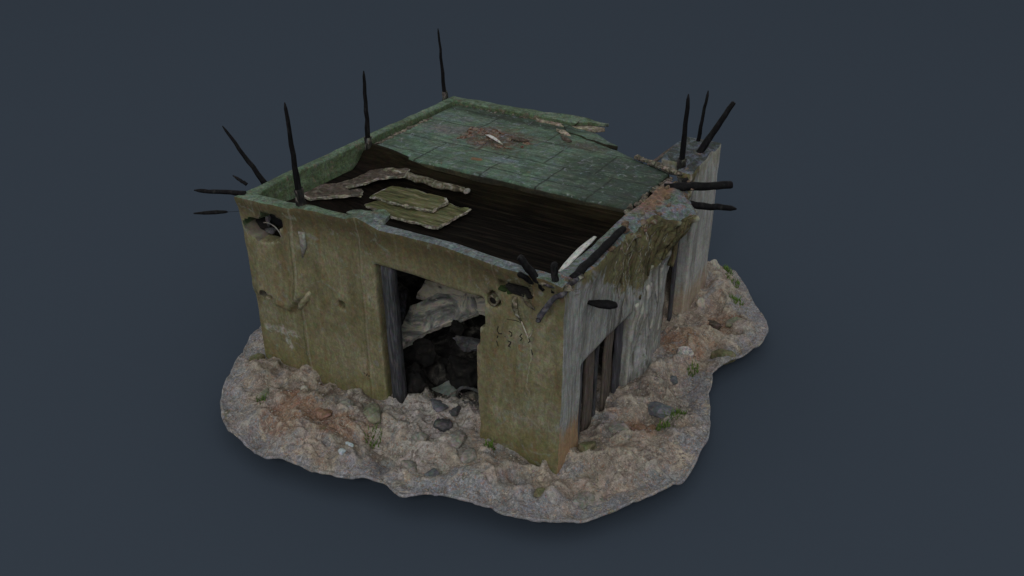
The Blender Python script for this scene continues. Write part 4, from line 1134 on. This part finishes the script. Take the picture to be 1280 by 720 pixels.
tag(o, 'curved pale white strip lying on the rusty roof heap', 'scrap')
for (x, y, r, sx, lab) in ((-3.42, 4.72, .3, (.17, .06, .05), 'brown twisted scrap right of the rusty roof heap'), (-2.95, 5.55, -.4, (.20, .06, .04), 'long pale splinter near the torn roof corner'), (-2.72, 5.25, -.5, (.17, .07, .04), 'rust brown flake near the torn roof corner')):
    v, f = rock_mesh(sx, int(x * 100) % 97 + 600, 3, .45, 4)
    o = mesh_obj('scrap', v, f, M['tan'] if 'pale' in lab else M['brownrot']); o.location = (x, y, slab_top(x, y) + .02); o.rotation_euler = (0, .1, r)
    tag(o, lab, 'scrap', 'scraps lying on the green roof')

# ------------------------------------------------------------------ inside, seen through the doorway
def loose(name, V, F, mat, loc, rot, label, cat, group=None):
    o = mesh_obj(name, V, F, mat)
    o.location = loc; o.rotation_euler = rot
    return tag(o, label, cat, group)
GI = 'fallen rubble inside the doorway'
v, f = rock_mesh((.24, .27, .40), 91, 5, .32, 16)
loose('rubble_block', v, f, M['void_black'], (-3.02, .52, .12), (.2, .1, .5), 'black block just inside the left of the doorway', 'rubble', GI)
v, f = rock_mesh((.36, .28, .30), 92, 5, .32, 16)
loose('rubble_block', v, f, M['void_black'], (-3.2, .95, .36), (.1, -.35, .5), 'black jagged lump behind the rounded block in the doorway', 'rubble', GI)
v, f = rock_mesh((.46, .36, .34), 93, 5, .32, 16)  # black lump in place of a shaded void
loose('rubble_block', v, f, M['void_black'], (-2.3, 1.15, .16), (.0, .1, .9), 'black lump standing for the dark void low in the right of the doorway', 'rubble', GI)
v, f = rock_mesh((.36, .20, .10), 95, 5, .32, 16)
loose('rubble_block', v, f, M['darkstone'], (-2.45, 1.42, .52), (.1, .05, .3), 'dark grey ledge lying over the black void lump', 'rubble', GI)
v, f = rock_mesh((.17, .13, .16), 94, 5, .32, 16)
loose('rubble_block', v, f, M['void_black'], (-2.72, 1.42, .74), (.3, .2, .1), 'black knobbly lump above the dark grey ledge', 'rubble', GI)
slab_piece('fallen_slab', [(-3.42, .5), (-3.1, 1.1), (-2.8, 1.42), (-2.5, 1.75), (-2.7, 1.95), (-3.3, 1.75), (-3.62, 1.3), (-3.52, .8)], .80, .07, M['slab'], 'ash grey fallen slab sloping up from the left of the doorway', 'slab', GI, M['stone'], (-.21, .50), 4)
slab_piece('fallen_slab', [(-3.62, 1.5), (-3.2, 1.62), (-2.75, 1.75), (-2.3, 1.8), (-1.9, 2.5), (-2.9, 3.0), (-3.8, 2.6)], 1.12, .07, M['cream'], 'cream fallen slab at the top of the heap inside the doorway', 'slab', GI, M['palestone'], (-.19, .42), 6)
def board(name, a, b, w, t, mat, label, cat):
    v, f = tube(subdiv_path(a, b, 8, .006, 3), [w / 2] * 9, 8, .06, 4, squash=t / w)
    o = mesh_obj(name, [Vector(q) - Vector(a) for q in v], f, mat); o.location = a
    return tag(o, label, cat)
board('board', (-3.62, .95, .62), (-3.78, 1.35, 1.22), .18, .05, M['darkpost'], 'dark board leaning inside the left of the doorway', 'board')
slab_piece('metal_plate', [(-2.85, .78), (-2.35, .72), (-2.25, 1.0), (-2.55, 1.12)], gz(-2.5, .9) + .10, .02, M['plate'], 'green grey triangular plate on the floor of the doorway', 'plate', None, None, (.15, .45), 3)
tv = []
for i in range(24):
    a = 2 * math.pi * i / 24
    tv.append((.20 * math.cos(a), .15 * math.sin(a), .02 * math.sin(a * 3)))
v, f = tube(tv + [tv[0]], [.03] * 25, 8, .08, 2, cap=False)
loose('rim', v, f, M['rim'], (-2.05, .72, gz(-2.05, .72) + .06), (.35, .1, .2), 'dark open rim lying inside the right of the doorway', 'rim')

# ------------------------------------------------------------------ stones on the apron
ST = [  # x, y, size, material, label, group
    (-3.10, -.48, (.24, .17, .15), 'greenstone', 'large green grey stone left of the doorway foot'),
    (-4.56, -.46, (.10, .08, .08), 'palestone', 'small pale stone by the front wall, left of the doorway'),
    (-1.61, -.31, (.25, .18, .10), 'stone', 'pale flat angular stone in front of the doorway'),
    (-2.03, -.08, (.16, .13, .11), 'darkstone', 'dark rounded stone in the middle of the doorway threshold'),
    (-2.10, -.58, (.13, .11, .10), 'stone', 'grey pitted stone left of the flat stone by the doorway'),
    (-2.35, .28, (.22, .16, .06), 'bluestone', 'flat slate piece on the doorway threshold'),
    (-1.92, -1.08, (.17, .12, .09), 'stone', 'low grey lump near the front rim, left of its neighbour'),
    (-1.54, -1.06, (.17, .13, .10), 'bluestone', 'slate grey lump near the front rim below the doorway'),
    (.03, -.60, (.12, .10, .10), 'olivestone', 'olive stone in a hollow below the front corner'),
    (.20, .60, (.16, .13, .12), 'olivestone', 'olive rounded stone beside the foot of the corner pier'),
    (.66, -.18, (.22, .17, .06), 'stone', 'flat brown grey slab near the front right rim'),
    (-2.04, .30, (.12, .10, .08), 'darkstone', 'small black stone behind the doorway threshold'),
    (.60, 3.10, (.09, .08, .07), 'bluestone', 'small slate grey stone below the white litter'),
    (1.08, 4.25, (.24, .15, .14), 'olivestone', 'large olive boulder near the right rim'),
    (.16, 5.55, (.13, .10, .10), 'palestone', 'pale stone at the foot of the far pier'),
    (-5.95, -.18, (.15, .11, .10), 'olivestone', 'olive stone near the left end of the apron'),
    (.78, 2.08, (.26, .20, .10), 'bluestone', 'slate grey slab beside the grass on the right'),
    (.62, 1.55, (.13, .10, .09), 'brick', 'orange brick lump right of the side opening'),
    (.78, 1.66, (.12, .08, .06), 'brick', 'flat orange brick piece behind the brick lump'),
    (-2.85, -1.5, (.07, .06, .035), 'bluechip', 'pale blue chip nearest the front rim'),
    (-2.93, -1.25, (.08, .05, .035), 'bluechip', 'pale blue chip farther from the front rim'),
    (-3.55, -.55, (.16, .12, .09), 'stone', 'grey stone on the bank below the front wall'),
    (-3.8, -.85, (.20, .14, .07), 'brick', 'rusty earth lump in front of the wall'),
    (-1.22, -.55, (.17, .13, .08), 'stone', 'buried grey stone right of the pale flat one'),
    (.95, 5.2, (.20, .15, .09), 'greenstone', 'green grey stone on the right slope of the apron'),
    (.55, 5.1, (.22, .13, .08), 'brownrot', 'brown buried stone beside the far pier'),
    (-.02, 6.75, (.13, .12, .13), 'palestone', 'cream stone behind the far pier'),
    (.30, 6.75, (.11, .10, .09), 'tan', 'tan stone among the grass at the far right rim'),
    (-5.0, -.9, (.17, .10, .06), 'greenstone', 'mossy flat stone on the left of the apron'),
    (.45, 1.15, (.22, .15, .10), 'stone', 'brown grey stone by the side opening'),
    (.55, -.35, (.18, .13, .08), 'stone', 'low stone right of the hollow at the front corner'),
]
for i, (x, y, s, mt, lab) in enumerate(ST):
    v, f = rock_mesh(s, 700 + i, 4, .22, 7)
    loose('stone', v, f, M[mt], (x, y, gz(x, y) + s[2] * .10), (0, 0, random.uniform(0, 6)), lab, 'stone', 'stones lying on the rubble apron')
v, f = rock_mesh((.16, .10, .20), 650, 3, .3, 9)
loose('litter', v, f, M['litter'], (.50, 3.85, gz(.5, 3.85) + .08), (.3, .2, .4), 'crumpled white and orange litter on the right of the apron', 'litter')

# gravel: uncountable crushed stone on the apron
gp_v, gp_f = [], []
unit = [rock_mesh((1, .8, .6), 900 + i, 1, .25, 5) for i in range(6)]
n = 0
while n < 4200:
    a = random.uniform(0, 2 * math.pi); k = int(a / (2 * math.pi) * NA) % NA
    t = random.uniform(.45, .985)
    x = CEN[0] + R[k] * t * math.cos(a); y = CEN[1] + R[k] * t * math.sin(a)
    if -5.95 < x < .02 and 0 < y < 6.3 and not (-3 < x < -1.4 and y < 1.5): continue
    if y > 6 and x < -1: continue
    n += 1
    s = .008 + .022 * random.random() ** 3
    uv, uf = unit[n % 6]
    ca, sa = math.cos(a * 7), math.sin(a * 7)
    q = uv @ np.array([[ca, sa, 0], [-sa, ca, 0], [0, 0, 1]]) * s + np.array([x, y, gz(x, y) + s * .2])
    b = len(gp_v)
    gp_v += q.tolist(); gp_f += [tuple(j + b for j in g) for g in uf]
o = mesh_obj('gravel', gp_v, gp_f, simple('crushed_gravel', [(.3, (.13, .11, .095)), (.45, (.24, .21, .185)), (.55, (.34, .30, .27)), (.66, (.24, .25, .27)), (.78, (.5, .47, .44))], 17, bump=.1))
tag(o, 'crushed grey brown gravel strewn over the rubble apron', 'gravel', kind='stuff')

# grass tufts
TU = [(-2.81, -.82, .13, 60, 'bright green tuft on the rubble left of the doorway'), (.40, 6.72, .17, 80, 'large green tuft at the far right rim'), (.22, 6.98, .12, 60, 'small green tuft behind the far pier'),
      (.73, 5.98, .14, 60, 'green tuft on the right slope below the far pier'), (.76, 3.60, .11, 50, 'low green tuft near the white litter'), (1.05, 2.02, .17, 90, 'spreading tuft beside the slate grey slab'),
      (.95, 1.75, .12, 50, 'low tuft between the brick pieces and the right rim'), (-1.06, -.24, .09, 40, 'small tuft at the foot of the pier by the doorway'), (-4.95, -1.05, .09, 30, 'thin tuft on the left of the apron')]
for i, (x, y, r, nb, lab) in enumerate(TU):
    vv, ff = [], []
    for k in range(nb):
        a, q = random.uniform(0, 6.28), r * random.random() ** .6
        bx, by = q * math.cos(a), q * math.sin(a)
        bz = gz(x + bx, y + by)
        h = random.uniform(.04, .11); w = random.uniform(.006, .011)
        la = random.uniform(0, 6.28); lx, ly = math.cos(la) * h * .6, math.sin(la) * h * .6
        px, py = -math.sin(la) * w, math.cos(la) * w
        b = len(vv)
        vv += [(bx - px, by - py, bz - .01), (bx + px, by + py, bz - .01), (bx + lx * .4 + px * .8, by + ly * .4 + py * .8, bz + h * .6), (bx + lx * .4 - px * .8, by + ly * .4 - py * .8, bz + h * .6), (bx + lx, by + ly, bz + h)]
        ff += [(b, b + 1, b + 2, b + 3), (b + 3, b + 2, b + 4)]
    o = mesh_obj('grass_tuft', vv, ff, M['grass']); o.location = (x, y, 0)
    tag(o, lab, 'grass tuft', 'grass tufts on the rubble apron')

# ------------------------------------------------------------------ light
w = bpy.data.worlds.new('World'); SC.world = w; w.use_nodes = True
bg = w.node_tree.nodes['Background']
bg.inputs['Color'].default_value = (1.0, 1.0, 1.0, 1)
bg.inputs['Strength'].default_value = .43
la = bpy.data.lights.new('softbox', 'AREA'); la.shape = 'DISK'; la.size = 40; la.energy = 24000; la.color = (1, .985, .96)
lo = bpy.data.objects.new('softbox', la); COL.objects.link(lo)
lo.location = (25.7, -77.4, 66)
lo.rotation_euler = (Vector((-2.5, 2, 1)) - lo.location).to_track_quat('-Z', 'Y').to_euler()

# ------------------------------------------------------------------ camera
cam = bpy.data.cameras.new('camera'); co = bpy.data.objects.new('camera', cam); COL.objects.link(co)
yaw, pit, f = 2.1073256658269366, .5105776661077993, 1108.076
fw = Vector((math.cos(yaw) * math.cos(pit), math.sin(yaw) * math.cos(pit), -math.sin(pit)))
co.location = (4.604407, -9.082595, 8.679089)
co.rotation_euler = fw.to_track_quat('-Z', 'Y').to_euler()
cam.sensor_width = 36; cam.lens = f / 1280 * 36
cam.clip_start = .1; cam.clip_end = 1000
SC.camera = co
SC.view_settings.view_transform = 'Standard'; SC.view_settings.look = 'None'
SC.view_settings.exposure = 0; SC.view_settings.gamma = 1
